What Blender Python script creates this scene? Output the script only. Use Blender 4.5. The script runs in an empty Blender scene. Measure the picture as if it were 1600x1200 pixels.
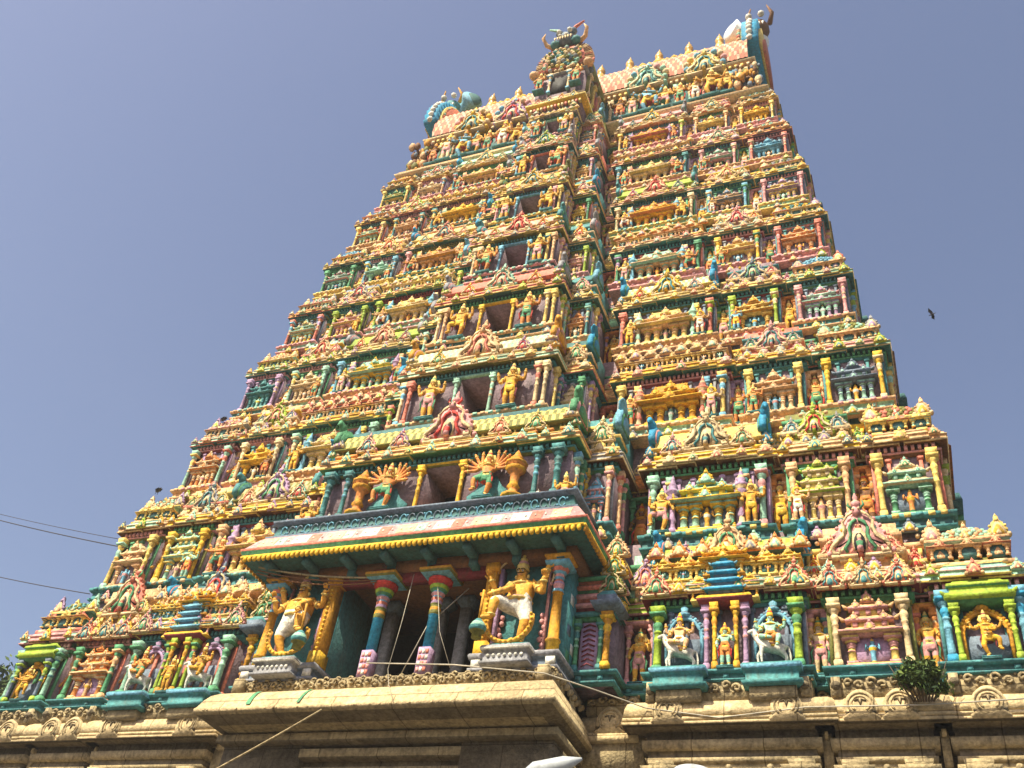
import bpy, math, random
import numpy as np
from mathutils import Vector, Matrix
R = math.radians
random.seed(11)
SC = bpy.context.scene
COL = SC.collection

# ------------------------------------------------------------------ camera, sky, sun, exposure
def setup_camera():
    yaw, pitch, roll = R(26.859), R(40.837), R(9.61)
    cy, sy, cp, sp = math.cos(yaw), math.sin(yaw), math.cos(pitch), math.sin(pitch)
    f = Vector((-sy * cp, cy * cp, sp)); r = Vector((cy, sy, 0)); u = r.cross(f)
    r2 = math.cos(roll) * r + math.sin(roll) * u
    u2 = -math.sin(roll) * r + math.cos(roll) * u
    cam = bpy.data.cameras.new('camera')
    o = bpy.data.objects.new('camera', cam); COL.objects.link(o)
    m = Matrix.Identity(4)
    for k in range(3):
        m[k][0], m[k][1], m[k][2] = r2[k], u2[k], -f[k]
    m[0][3], m[1][3], m[2][3] = 12.952, -22.502, -10.716
    o.matrix_world = m
    cam.sensor_fit = 'HORIZONTAL'; cam.sensor_width = 36
    cam.lens = 36 * 1542.2 / 1600
    cam.clip_start = 0.1; cam.clip_end = 3000
    SC.camera = o
setup_camera()
SUN_EL, SUN_AZ = 51, -22          # azimuth: degrees to the left of the facade's normal
sd = Vector((math.sin(R(SUN_AZ)) * math.cos(R(SUN_EL)), -math.cos(R(SUN_AZ)) * math.cos(R(SUN_EL)), math.sin(R(SUN_EL))))
w = bpy.data.worlds.new('World'); SC.world = w; w.use_nodes = True
nt = w.node_tree; bg = nt.nodes['Background']
sky = nt.nodes.new('ShaderNodeTexSky'); sky.sky_type = 'NISHITA'; sky.sun_disc = False
sky.sun_elevation = R(SUN_EL); sky.sun_rotation = math.atan2(sd.x, sd.y)
sky.air_density = 1.2; sky.dust_density = 3.0; sky.ozone_density = 2.2
hs = nt.nodes.new('ShaderNodeMix'); hs.data_type = 'RGBA'; hs.blend_type = 'MULTIPLY'; hs.inputs[0].default_value = 1
nt.links.new(sky.outputs[0], hs.inputs[6]); hs.inputs[7].default_value = (1.10, 0.98, 0.99, 1)
nt.links.new(hs.outputs[2], bg.inputs[0]); bg.inputs[1].default_value = 0.092
sun = bpy.data.lights.new('sun', 'SUN'); sun.energy = 5.0; sun.angle = R(0.5); sun.color = (1.0, 0.92, 0.71)
so = bpy.data.objects.new('sun', sun); COL.objects.link(so)
so.rotation_euler = sd.to_track_quat('Z', 'Y').to_euler()
SC.view_settings.view_transform = 'Standard'; SC.view_settings.look = 'None'
SC.view_settings.exposure = 0.86; SC.view_settings.gamma = 1.0

# ------------------------------------------------------------------ materials
MATS = []; MI = {}
def paint(name, rgb, rough=0.7, dirt=0.55, bump=0.45, vary=0.16, stain=(0.10, 0.085, 0.06)):
    m = bpy.data.materials.new(name); m.use_nodes = True
    n = m.node_tree.nodes; l = m.node_tree.links; b = n['Principled BSDF']
    geo = n.new('ShaderNodeNewGeometry')
    n1 = n.new('ShaderNodeTexNoise'); n1.inputs['Scale'].default_value = 1.3; n1.inputs['Detail'].default_value = 8; n1.inputs['Roughness'].default_value = 0.65
    mp = n.new('ShaderNodeMapping'); mp.inputs['Scale'].default_value = (5, 5, 1.1)
    n2 = n.new('ShaderNodeTexNoise'); n2.inputs['Scale'].default_value = 1.6; n2.inputs['Detail'].default_value = 5
    n3 = n.new('ShaderNodeTexNoise'); n3.inputs['Scale'].default_value = 14; n3.inputs['Detail'].default_value = 4
    l.new(geo.outputs['Position'], n1.inputs['Vector']); l.new(geo.outputs['Position'], mp.inputs['Vector'])
    l.new(mp.outputs[0], n2.inputs['Vector']); l.new(geo.outputs['Position'], n3.inputs['Vector'])
    lo = tuple(c * (1 - vary * 2) for c in rgb) + (1,); hi = tuple(min(.9, c * (1 + vary)) for c in rgb) + (1,)
    cr = n.new('ShaderNodeValToRGB'); cr.color_ramp.elements[0].color = lo; cr.color_ramp.elements[1].color = hi
    cr.color_ramp.elements[0].position = .3; cr.color_ramp.elements[1].position = .7
    l.new(n1.outputs['Fac'], cr.inputs[0])
    mx = n.new('ShaderNodeMix'); mx.data_type = 'RGBA'; mx.inputs[7].default_value = stain + (1,)
    mr = n.new('ShaderNodeMapRange'); mr.inputs[1].default_value = .52; mr.inputs[2].default_value = .78; mr.inputs[4].default_value = dirt
    l.new(n2.outputs['Fac'], mr.inputs[0]); l.new(mr.outputs[0], mx.inputs[0]); l.new(cr.outputs[0], mx.inputs[6])
    n4 = n.new('ShaderNodeTexNoise'); n4.inputs['Scale'].default_value = 9; n4.inputs['Detail'].default_value = 6; n4.inputs['Roughness'].default_value = .7
    l.new(geo.outputs['Position'], n4.inputs['Vector'])
    sp = n.new('ShaderNodeMapRange'); sp.inputs[1].default_value = .35; sp.inputs[2].default_value = .65; sp.inputs[3].default_value = .62 if bump else .9; sp.inputs[4].default_value = 1.22
    l.new(n4.outputs['Fac'], sp.inputs[0]); mm = n.new('ShaderNodeMix'); mm.data_type = 'RGBA'; mm.blend_type = 'MULTIPLY'; mm.inputs[0].default_value = 1
    l.new(mx.outputs[2], mm.inputs[6]); l.new(sp.outputs[0], mm.inputs[7]); l.new(mm.outputs[2], b.inputs['Base Color'])
    b.inputs['Roughness'].default_value = rough
    if 'stone' in name:
        sx = n.new('ShaderNodeSeparateXYZ'); cx = n.new('ShaderNodeCombineXYZ'); br = n.new('ShaderNodeTexBrick')
        l.new(geo.outputs['Position'], sx.inputs[0]); l.new(sx.outputs[0], cx.inputs[0]); l.new(sx.outputs[2], cx.inputs[1]); l.new(cx.outputs[0], br.inputs['Vector'])
        br.inputs['Scale'].default_value = .5; br.inputs['Mortar Size'].default_value = .008; br.inputs['Brick Width'].default_value = .85; br.inputs['Row Height'].default_value = .42
        br.inputs['Color1'].default_value = (1, 1, 1, 1); br.inputs['Color2'].default_value = (.88, .86, .84, 1); br.inputs['Mortar'].default_value = (.3, .27, .22, 1)
        m2_ = n.new('ShaderNodeMix'); m2_.data_type = 'RGBA'; m2_.blend_type = 'MULTIPLY'; m2_.inputs[0].default_value = .8
        l.new(mm.outputs[2], m2_.inputs[6]); l.new(br.outputs[0], m2_.inputs[7]); l.new(m2_.outputs[2], b.inputs['Base Color'])
    b.inputs['Specular IOR Level'].default_value = 0.3
    if bump:
        bp = n.new('ShaderNodeBump'); bp.inputs['Strength'].default_value = bump; bp.inputs['Distance'].default_value = 0.05
        l.new(n3.outputs['Fac'], bp.inputs['Height']); l.new(bp.outputs[0], b.inputs['Normal'])
    MI[name] = len(MATS); MATS.append(m)
    return MI[name]
MAUVE = paint('mauve_plaster', (.235, .165, .185), vary=.2)
TEAL = paint('teal_paint', (.07, .25, .25))
DTEAL = paint('dark_teal_paint', (.055, .155, .15))
MINT = paint('mint_paint', (.33, .58, .42))
GREEN = paint('green_paint', (.09, .30, .14))
LIME = paint('lime_paint', (.34, .47, .04))
YEL = paint('yellow_paint', (.78, .46, .03))
PYEL = paint('pale_yellow_paint', (.80, .57, .15))
GOLD = paint('ochre_gold_paint', (.62, .29, .02))
ORG = paint('orange_paint', (.72, .27, .06))
COR = paint('coral_paint', (.66, .20, .13))
PINK = paint('pink_paint', (.68, .32, .30))
LIL = paint('lilac_paint', (.42, .27, .42))
BLUE = paint('blue_paint', (.03, .29, .48))
SKYB = paint('sky_blue_paint', (.17, .42, .55))
GRB = paint('blue_grey_paint', (.16, .21, .27))
GREY = paint('grey_paint', (.30, .30, .31))
WHT = paint('white_paint', (.74, .71, .60))
BRN = paint('brown_paint', (.20, .085, .03))
DARK = paint('black_and_opening_shade', (.016, .014, .015), dirt=.1)  # black pupils, hair and doors; in openings it paints in the shade
MAR = paint('maroon_paint', (.25, .04, .05))
CRM = paint('cream_paint', (.72, .54, .29))
PCH = paint('peach_paint', (.74, .44, .21))
OLV = paint('olive_paint', (.20, .20, .04))
STN = paint('weathered_stone', (.42, .33, .18), rough=.85, dirt=.75, bump=.7, vary=.22, stain=(.10, .08, .045))
STL = paint('pale_stone', (.62, .48, .26), rough=.85, dirt=.55, bump=.5, vary=.16, stain=(.2, .15, .08))
STD = paint('dark_stone', (.19, .15, .09), rough=.9, dirt=.8, bump=.7, vary=.25, stain=(.07, .055, .035))
FLESH = paint('flesh_paint', (.72, .34, .13), vary=.08)
AMB = paint('amber_paint', (.74, .37, .045), vary=.08)
RED = paint('red_paint', (.60, .05, .035))
TERR = paint('terracotta_tile', (.58, .17, .09), vary=.2)
CRTL = paint('cream_tile', (.70, .50, .33), vary=.2)
GLINT = paint('sun_glint_white', (.88, .88, .86), rough=.22, dirt=0, bump=0, vary=.0)  # stands for a sun glint: the highlight is put into the white
BRASS = paint('brass', (.72, .42, .10), rough=.35, bump=.05)

# ------------------------------------------------------------------ mesh buffer
class MB:
    def __init__(s):
        s.V = []; s.Q = []; s.MQ = []; s.T = []; s.MT = []; s.n = 0
    def add(s, v, q=None, mq=0, t=None, mt=0):
        v = np.asarray(v, float).reshape(-1, 3)
        if q is not None and len(q):
            q = np.asarray(q, np.int64) + s.n; s.Q.append(q)
            s.MQ.append(np.broadcast_to(np.asarray(mq, np.int64), (len(q),)))
        if t is not None and len(t):
            t = np.asarray(t, np.int64) + s.n; s.T.append(t)
            s.MT.append(np.broadcast_to(np.asarray(mt, np.int64), (len(t),)))
        s.V.append(v); s.n += len(v)
    def merge(s, o, M=None, pal=None):
        if not o.V: return
        v = np.concatenate(o.V)
        if M is not None:
            A = np.array(M)[:3, :]; v = v @ A[:, :3].T + A[:, 3]
        q = np.concatenate(o.Q) if o.Q else None; t = np.concatenate(o.T) if o.T else None
        mq = np.concatenate(o.MQ) if o.Q else 0; mt = np.concatenate(o.MT) if o.T else 0
        if pal is not None:
            pal = np.asarray(pal); mq = pal[mq]; mt = pal[mt]
        s.add(v, q, mq, t, mt)
    def build(s, name, parent=None, smooth=False, origin=None):
        me = bpy.data.meshes.new(name)
        v = np.concatenate(s.V)
        if origin is None:
            lo, hi = v.min(0), v.max(0); origin = np.array([(lo[0] + hi[0]) / 2, (lo[1] + hi[1]) / 2, lo[2]])
        v = v - np.array(origin)
        q = np.concatenate(s.Q) if s.Q else np.zeros((0, 4), np.int64)
        t = np.concatenate(s.T) if s.T else np.zeros((0, 3), np.int64)
        mi = np.concatenate(([*s.MQ] if s.Q else []) + ([*s.MT] if s.T else []))
        me.vertices.add(len(v)); me.vertices.foreach_set('co', v.ravel())
        loops = np.concatenate([q.ravel(), t.ravel()]); me.loops.add(len(loops)); me.loops.foreach_set('vertex_index', loops)
        nq, ntr = len(q), len(t); me.polygons.add(nq + ntr)
        st = np.concatenate([np.arange(nq) * 4, nq * 4 + np.arange(ntr) * 3])
        me.polygons.foreach_set('loop_start', st)
        try: me.polygons.foreach_set('loop_total', np.concatenate([np.full(nq, 4), np.full(ntr, 3)]))
        except Exception: pass
        used = np.unique(mi); remap = np.zeros(len(MATS), np.int64); remap[used] = np.arange(len(used))
        for k in used: me.materials.append(MATS[k])
        me.polygons.foreach_set('material_index', remap[mi])
        if smooth: me.polygons.foreach_set('use_smooth', np.ones(nq + ntr, bool))
        me.update(calc_edges=True)
        o = bpy.data.objects.new(name, me); COL.objects.link(o)
        o.location = origin
        if parent is not None: o.parent = parent; o.location = Vector(origin) - world_loc(parent)
        return o
WL = {}
def world_loc(o):
    v = Vector((0, 0, 0))
    while o is not None: v += o.location; o = o.parent
    return v
def empty(name, loc=(0, 0, 0), parent=None):
    o = bpy.data.objects.new(name, None); COL.objects.link(o); o.empty_display_size = .3
    o.location = loc
    if parent is not None: o.parent = parent; o.location = Vector(loc) - world_loc(parent)
    return o
def tag(o, label=None, cat=None, group=None, kind=None):
    if label: o['label'] = label
    if cat: o['category'] = cat
    if group: o['group'] = group
    if kind: o['kind'] = kind
    return o

BQ = [[0, 1, 2, 3], [7, 6, 5, 4], [0, 4, 5, 1], [1, 5, 6, 2], [2, 6, 7, 3], [3, 7, 4, 0]]
def box(mb, x0, x1, y0, y1, z0, z1, c):
    mb.add([[x0, y0, z0], [x0, y1, z0], [x1, y1, z0], [x1, y0, z0], [x0, y0, z1], [x0, y1, z1], [x1, y1, z1], [x1, y0, z1]], BQ, c)
def rings(mb, ringv, cols, capb=None, capt=None):
    k = len(ringv); n = len(ringv[0]); v = np.concatenate(ringv); q = []; mc = []
    i = np.arange(n); j = (i + 1) % n
    for a in range(k - 1):
        q.append(np.stack([a * n + i, a * n + j, (a + 1) * n + j, (a + 1) * n + i], 1)); mc.append(np.full(n, cols[a]))
    t = []; mt = []
    for cap, a in ((capb, 0), (capt, k - 1)):
        if cap is not None:
            cidx = len(v); v = np.concatenate([v, [ringv[a].mean(0)]])
            tt = np.stack([np.full(n, cidx), a * n + i, a * n + j], 1)
            if a == 0: tt = tt[:, ::-1]
            t.append(tt); mt.append(np.full(n, cap))
    mb.add(v, np.concatenate(q), np.concatenate(mc), np.concatenate(t) if t else None, np.concatenate(mt) if t else 0)
def mould(mb, x0, x1, y0, y1, prof, z=0, s=1):
    """prof: (z, out, colour of the band above)"""
    rv = []; cs = []
    for (pz, o, c) in prof:
        o *= s; zz = z + pz * s
        rv.append(np.array([[x0 - o, y0 - o, zz], [x1 + o, y0 - o, zz], [x1 + o, y1 + o, zz], [x0 - o, y1 + o, zz]])); cs.append(c)
    rings(mb, rv, cs, cs[0], cs[-1])
def lathe(mb, x, y, prof, n=8, z=0, s=1, ph=None, sy=1):
    a = np.arange(n) * 2 * np.pi / n + (np.pi / n if ph is None else ph); rv = []; cs = []
    for (pz, r, c) in prof:
        rv.append(np.stack([x + r * s * np.cos(a), y + sy * r * s * np.sin(a), np.full(n, z + pz * s)], 1)); cs.append(c)
    rings(mb, rv, cs, cs[0], cs[-1])
def prism(mb, pts, y0, y1, c, cs=None, origin=(0, 0, 0), s=1):
    """2D outline (x,z), counter-clockwise, front at y0 < y1"""
    p = np.asarray(pts, float) * s; n = len(p); cs = c if cs is None else cs; ox, oy, oz = origin
    f = np.stack([p[:, 0] + ox, np.full(n, oy + y0), p[:, 1] + oz], 1); b = f.copy(); b[:, 1] = oy + y1
    cf = f.mean(0)[None]; cb = b.mean(0)[None]
    v = np.concatenate([f, b, cf, cb]); i = np.arange(n); j = (i + 1) % n
    q = np.stack([i, i + n, j + n, j], 1)
    t = np.concatenate([np.stack([np.full(n, 2 * n), i, j], 1), np.stack([np.full(n, 2 * n + 1), j + n, i + n], 1)])
    mb.add(v, q, cs, t, c)
def tube(mb, pts, rad, c, n=6, closed=False):
    pts = [Vector(p) for p in pts]; k = len(pts)
    rad = [rad] * k if not hasattr(rad, '__len__') else rad
    rv = []; up = Vector((0, 0, 1))
    for i in range(k):
        d = (pts[min(k - 1, i + 1)] - pts[max(0, i - 1)]).normalized()
        a = d.cross(up) if abs(d.dot(up)) < .95 else d.cross(Vector((0, 1, 0)))
        a.normalize(); b = d.cross(a)
        rv.append(np.array([pts[i] + (a * math.cos(t) + b * math.sin(t)) * rad[i] for t in np.arange(n) * 2 * math.pi / n]))
    rings(mb, rv, [c] * k, c, c)
def ball(mb, x, y, z, r, c, n=7, m=5, sz=1):
    lathe(mb, x, y, [(-math.cos(math.pi * k / m) * r * sz, max(.001, math.sin(math.pi * k / m) * r), c) for k in range(m + 1)], n, z)

# ------------------------------------------------------------------ ornament kit (front faces -y)
KH = [(.46, 0), (.60, .03), (.64, .12), (.56, .20), (.46, .20), (.52, .27), (.53, .36), (.45, .40), (.45, .50), (.38, .55), (.36, .66), (.27, .69), (.24, .80), (.15, .83), (.13, .95), (.06, 1.0), (.03, 1.12)]
KO = [(x, z) for x, z in KH] + [(-x, z) for x, z in reversed(KH)]
KI = [(.12, .10), (.14, .26), (.12, .40), (.05, .52)]
KIO = KI + [(-x, z) for x, z in reversed(KI)]
KSM = [(.46, 0), (.54, .10), (.40, .2), (.42, .36), (.27, .48), (.26, .64), (.12, .74), (.10, .9), (.02, 1.02)]
KSO = KSM + [(-x, z) for x, z in reversed(KSM)]
KS2 = [(.30, .04), (.30, .26), (.16, .5), (.05, .66)]; KS2 = KS2 + [(-x, z) for x, z in reversed(KS2)]
CURL = [(.03, .88), (.18, .80), (.28, .66), (.25, .52), (.30, .40), (.42, .30), (.52, .18), (.50, .06), (.40, .05), (.38, .13)]
CUR2 = [(.02, .70), (.12, .64), (.17, .52), (.15, .40), (.20, .26), (.28, .14), (.24, .07)]
def kudu(mb, x, y, z, w, c, c2=None, c3=None, big=True, hh=1.0):
    """arch ornament, front relief up to .22 w"""
    c2 = CRM if c2 is None else c2; c3 = c if c3 is None else c3
    sc = lambda P, k, dz=0: [(px * k, pz * k * hh + dz) for px, pz in P]
    if not big:
        prism(mb, sc(KSO, w), 0, .16 * w, c, origin=(x, y, z))
        prism(mb, sc(KS2, w), -.07 * w, .0, c2, origin=(x, y, z + .02 * w))
        prism(mb, sc(KS2, w * .74), -.11 * w, -.05 * w, c3, origin=(x, y, z + .03 * w))
        prism(mb, sc(KS2, w * .36), -.14 * w, -.09 * w, c2, origin=(x, y, z + .05 * w))
        for sx in (-1, 1):
            ball(mb, x + sx * .42 * w, y - .03 * w, z + .10 * w, .12 * w, c2, 5, 4); ball(mb, x + sx * .32 * w, y + .02 * w, z + .50 * w * hh, .08 * w, c, 5, 4)
        ball(mb, x, y - .02 * w, z + .74 * w * hh, .12 * w, c, 5, 4)
        lathe(mb, x, y + .04 * w, [(0, .05, c), (.05, .08, c), (.09, .03, c), (.18, .008, c)], 5, z + w * hh * .93, w)
        return
    prism(mb, sc(KO, w), .0, .22 * w, c, origin=(x, y, z))
    prism(mb, sc(KO, w * .80, .03 * w), -.05 * w, .01 * w, c, origin=(x, y, z))
    for sx in (-1, 1):
        tube(mb, [(x + sx * px * w, y - .07 * w, z + pz * w * hh) for px, pz in CURL], [.03 * w] * 3 + [.045 * w] * 4 + [.05 * w] * 2 + [.03 * w], c2, 5)
        tube(mb, [(x + sx * px * w, y - .08 * w, z + pz * w * hh) for px, pz in CUR2], .036 * w, c3, 5)
        for px, pz, rr_ in ((.58, .10, .07), (.55, .33, .05), (.46, .46, .045), (.40, .60, .045), (.30, .74, .045), (.18, .88, .04)):
            ball(mb, x + sx * px * w, y + .02 * w, z + pz * w * hh, rr_ * w, c if pz != .33 else c2, 5, 4)
        box(mb, x + sx * .30 * w - .24 * w, x + sx * .30 * w + .24 * w, y - .09 * w, y + .1 * w, z - .03 * w, z + .03 * w, c2)
    prism(mb, sc(KIO, w), -.09 * w, -.04 * w, c2, origin=(x, y, z))
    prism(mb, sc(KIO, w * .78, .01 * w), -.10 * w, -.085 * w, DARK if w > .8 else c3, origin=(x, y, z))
    if w > .7:
        lathe(mb, x, y - .12 * w, [(0, .07, c), (.10, .06, c3), (.2, .075, c), (.25, .03, c), (.27, .045, c2), (.33, .045, c2), (.38, .01, c2)], 6, z + .06 * w, w)
    # monster mask and bud at the top
    ball(mb, x, y - .05 * w, z + .86 * w * hh, .10 * w, c, 6, 5)
    for sx in (-1, 1):
        ball(mb, x + sx * .05 * w, y - .13 * w, z + .89 * w * hh, .028 * w, c2, 5, 4)
        tube(mb, [(x + sx * .06 * w, y, z + .95 * w * hh), (x + sx * .15 * w, y - .02 * w, z + 1.03 * w * hh), (x + sx * .13 * w, y - .02 * w, z + 1.12 * w * hh)], [.035 * w, .03 * w, .008 * w], c3, 4)
    lathe(mb, x, y + .05 * w, [(0, .05, c), (.05, .10, c), (.12, .10, c2), (.18, .04, c), (.25, .055, c), (.36, .01, c)], 6, z + 1.0 * w * hh, w)

def pillar(mb, x, y, z0, z1, r, a, b=None, c=None, n=8):
    b = a if b is None else b; c = a if c is None else c; h = z1 - z0
    mould(mb, x - r, x + r, y - r, y + r, [(0, .0, b), (.10 * h, 0, b), (.10 * h, -.12 * r, b), (.12 * h, -.2 * r, b)], z0)
    P = [(.12, .85, a), (.16, .80, a), (.47, .72, c), (.48, .86, c), (.51, .86, a), (.52, .72, a), (.60, .68, c), (.61, .84, c), (.635, .84, a), (.65, .6, b), (.69, .95, b), (.73, 1.05, b), (.77, .8, c), (.78, .62, c), (.80, .9, a), (.84, 1.25, a), (.855, 1.25, a), (.86, .9, a)]
    lathe(mb, x, y, [(p * h, q * r, k) for p, q, k in P], n, z0)
    mould(mb, x - r, x + r, y - r, y + r, [(.86 * h, .15 * r, b), (.875 * h, .55 * r, b), (.91 * h, .62 * r, c), (.915 * h, .2 * r, a), (.93 * h, .3 * r, a), (1.0 * h, .5 * r, a)], z0)

def horns(mb, x0, x1, yf, z, s, c):
    for sx, xx in ((-1, x0), (1, x1)):
        prism(mb, [(0, 0), (sx * 1.0, 0), (sx * 1.35, .9), (sx * .7, .55)][::sx], 0, .9 * s, c, origin=(xx, yf, z), s=s)
def pav(mb, x, yf, z, w, h, pal, tiers=2, dep=.35, npil=None, back=DARK, plin=True):
    """miniature shrine, front at yf; pal = (roof, pillars, trim)"""
    a, b, c = pal; hp = h * (.44 if tiers > 1 else .52); hw = w / 2; y1 = yf + dep
    npil = npil or (2 if w < .75 * hp * 2 else 4)
    if plin: mould(mb, x - hw, x + hw, yf, y1, [(0, .02 * w, c), (.05 * h, .02 * w, c), (.05 * h, -.01 * w, b), (.07 * h, -.01 * w, b)], z)
    zp = z + .07 * h
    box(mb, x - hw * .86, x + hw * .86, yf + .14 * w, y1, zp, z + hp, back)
    if w > .42 and plin:
        fc = rc([PCH, AMB, MINT, CRM, ORG, SKYB]); fy = yf + .10 * w
        lathe(mb, x, fy, [(0, .10, b), (.10, .10, fc), (.38, .085, fc), (.50, .12, rc([YEL, WHT, PINK])), (.62, .15, fc), (.70, .13, fc), (.74, .05, fc), (.80, .085, fc), (.88, .08, YEL), (1.0, .03, YEL)], 7, zp, (hp - .07 * h) * .92)
        for q in (-1, 1): tube(mb, [(x + q * .12 * hp, fy, zp + hp * .55), (x + q * .2 * hp, fy - .02, zp + hp * .42), (x + q * .17 * hp, fy - .04, zp + hp * .60)], .028 * hp, fc, 4)
    xs = [x - hw * .8, x + hw * .8] if npil == 2 else [x - hw * .82, x - hw * .40, x + hw * .40, x + hw * .82]
    pr = min(.085 * w, .07 * h) * (1.25 if npil == 2 else 1.0)
    for px in xs: pillar(mb, px, yf + pr * 1.3, zp, z + hp, pr, b, c, c, 6)
    k = h * .10
    zc = z + hp
    mould(mb, x - hw, x + hw, yf, y1, [(0, 0, c), (.25 * k, .02 * w, a), (.28 * k, .12 * w, c), (.5 * k, .12 * w, a), (.75 * k, .05 * w, a), (1.0 * k, -.01 * w, a), (1.25 * k, -.04 * w, b)], zc)
    kudu(mb, x, yf - .09 * w, zc + .3 * k, .26 * w, c, a, b, big=False)
    zc += 1.2 * k; ww = hw
    for t in range(tiers - 1):
        ww2 = ww * .80; hh = h * .17
        box(mb, x - ww2 * .9, x + ww2 * .9, yf + .05 * w, y1, zc, zc + hh * .45, b)
        for q in (-1, 0, 1): box(mb, x + q * ww2 * .7 - .05 * w, x + q * ww2 * .7 + .05 * w, yf + .02 * w, yf + .07 * w, zc, zc + hh * .45, c)
        mould(mb, x - ww2, x + ww2, yf + .04 * w, y1, [(.42 * hh, 0, c), (.45 * hh, .07 * w, c), (.6 * hh, .07 * w, a), (.8 * hh, .02 * w, a), (1.0 * hh, -.03 * w, a)], zc)
        horns(mb, x - ww2 - .04 * w, x + ww2 + .04 * w, yf - .0 * w, zc + .55 * hh, .11 * w, a)
        for q in (-1, 1): kudu(mb, x + q * ww2 * .72, yf - .01 * w, zc + .5 * hh, .2 * w, a, c, b, big=False)
        zc += hh; ww = ww2
    # crown: little dome or wagon roof
    rem = z + h - zc
    if w > h * .8:
        barrel(mb, x - ww * .78, x + ww * .78, yf + .05 * w + rem * .3, zc, rem * .34, rem * .7, a, a, n=6)
        kudu(mb, x, yf + .0 * w, zc, rem * .75, c, a, b, big=False)
        for q in (-1, 0, 1): lathe(mb, x + q * ww * .5, yf + .05 * w + rem * .3, [(.66, .05, c), (.72, .09, c), (.8, .04, c), (.92, .01, c)], 5, zc, rem)
    else:
        lathe(mb, x, yf + ww * .75, [(0, .75, a), (.1, .98, a), (.28, 1.02, a), (.5, .8, a), (.62, .4, c), (.68, .5, c), (.76, .18, c), (.85, .22, c), (1.0, .02, c)], 8, zc, 1) if False else \
        lathe(mb, x, yf + ww * .75, [(p * rem, q * ww * .8, k2) for p, q, k2 in [(0, .8, a), (.1, 1.0, a), (.16, 1.02, a), (.36, .78, a), (.52, .36, a), (.58, .46, c), (.64, .18, a), (.76, .2, a), (1.0, .02, c)]], 8, zc)
        kudu(mb, x, yf - .0 * w, zc + .04 * rem, ww * .8, c, a, b, big=False)
def barrel(mb, x0, x1, yc, z0, ry, rz, c, c2, n=10, nx=None, a0=-.12, weave=False, bulge=0.0):
    """wagon roof running along x; with weave the tiles alternate in colour and stand proud"""
    nx = nx or 1
    th = np.linspace(-a0 * np.pi if False else 0, np.pi, n + 1)
    xs = np.linspace(x0, x1, nx + 1)
    v = []; 
    for i, xx in enumerate(xs):
        for j, t in enumerate(th):
            k = 1 + (bulge * (1 if (i + j) % 2 else 0))
            st = math.sin(t)
            v.append((xx, yc - ry * k * math.cos(t), z0 + rz * k * st))
    v = np.array(v); q = []; mq = []; m = n + 1
    for i in range(nx):
        for j in range(n):
            q.append([i * m + j, i * m + j + 1, (i + 1) * m + j + 1, (i + 1) * m + j][::-1])
            mq.append(c2 if (weave and (i + j) % 2) else c)
    mb.add(v, q, mq)
    for xx, fl in ((x0, 1), (x1, -1)):
        p = np.array([(xx, yc - ry * math.cos(t), z0 + rz * math.sin(t)) for t in th]); cen = p.mean(0)[None]
        vv = np.concatenate([p, cen]); t3 = [[m, j, j + 1][::fl] for j in range(n)]
        mb.add(vv, t=t3, mt=c2)
def gable(mb, x, yc, zc, ry, rz, th, cols, n=28, face=-1, beads=True):
    """big horseshoe end gable facing +-x (face), seen from the front as a scalloped thickness"""
    a, b, c = cols
    th_ = np.linspace(R(-12), R(192), n)
    def arc(k, sc=0): return [(yc - (ry * k * (1 + sc * (i % 2))) * math.cos(t), zc + (rz * k * (1 + sc * (i % 2))) * math.sin(t)) for i, t in enumerate(th_)]
    xo, xi = (x, x + th) if face < 0 else (x, x - th)
    def slab(P, xa, xb, cc):
        xa, xb = min(xa, xb), max(xa, xb)
        p = np.array(P); m = len(p); f = np.column_stack([np.full(m, xa), p]); g = np.column_stack([np.full(m, xb), p])
        v = np.concatenate([f, g, f.mean(0)[None], g.mean(0)[None]]); i = np.arange(m); j = (i + 1) % m
        mb.add(v, np.stack([i, j, j + m, i + m], 1), cc, np.concatenate([np.stack([np.full(m, 2 * m), j, i], 1), np.stack([np.full(m, 2 * m + 1), i + m, j + m], 1)]), cc)
    slab(arc(1.0, .055), xo, xi, a)
    slab(arc(.93), xi - face * .0, xi - face * th * .22, b)
    slab(arc(.86), xi, xi - face * th * .36, c)
    slab(arc(.84), xo + face * th * .15, xo, b)
    slab(arc(.6), xo + face * th * .3, xo, c)
    if beads:
        for i, t in enumerate(th_):
            if i % 2:
                ball(mb, (xo + xi) / 2, yc - ry * 1.03 * math.cos(t), zc + rz * 1.03 * math.sin(t), .036 * (ry + rz), WHT, 6, 4)

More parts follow.
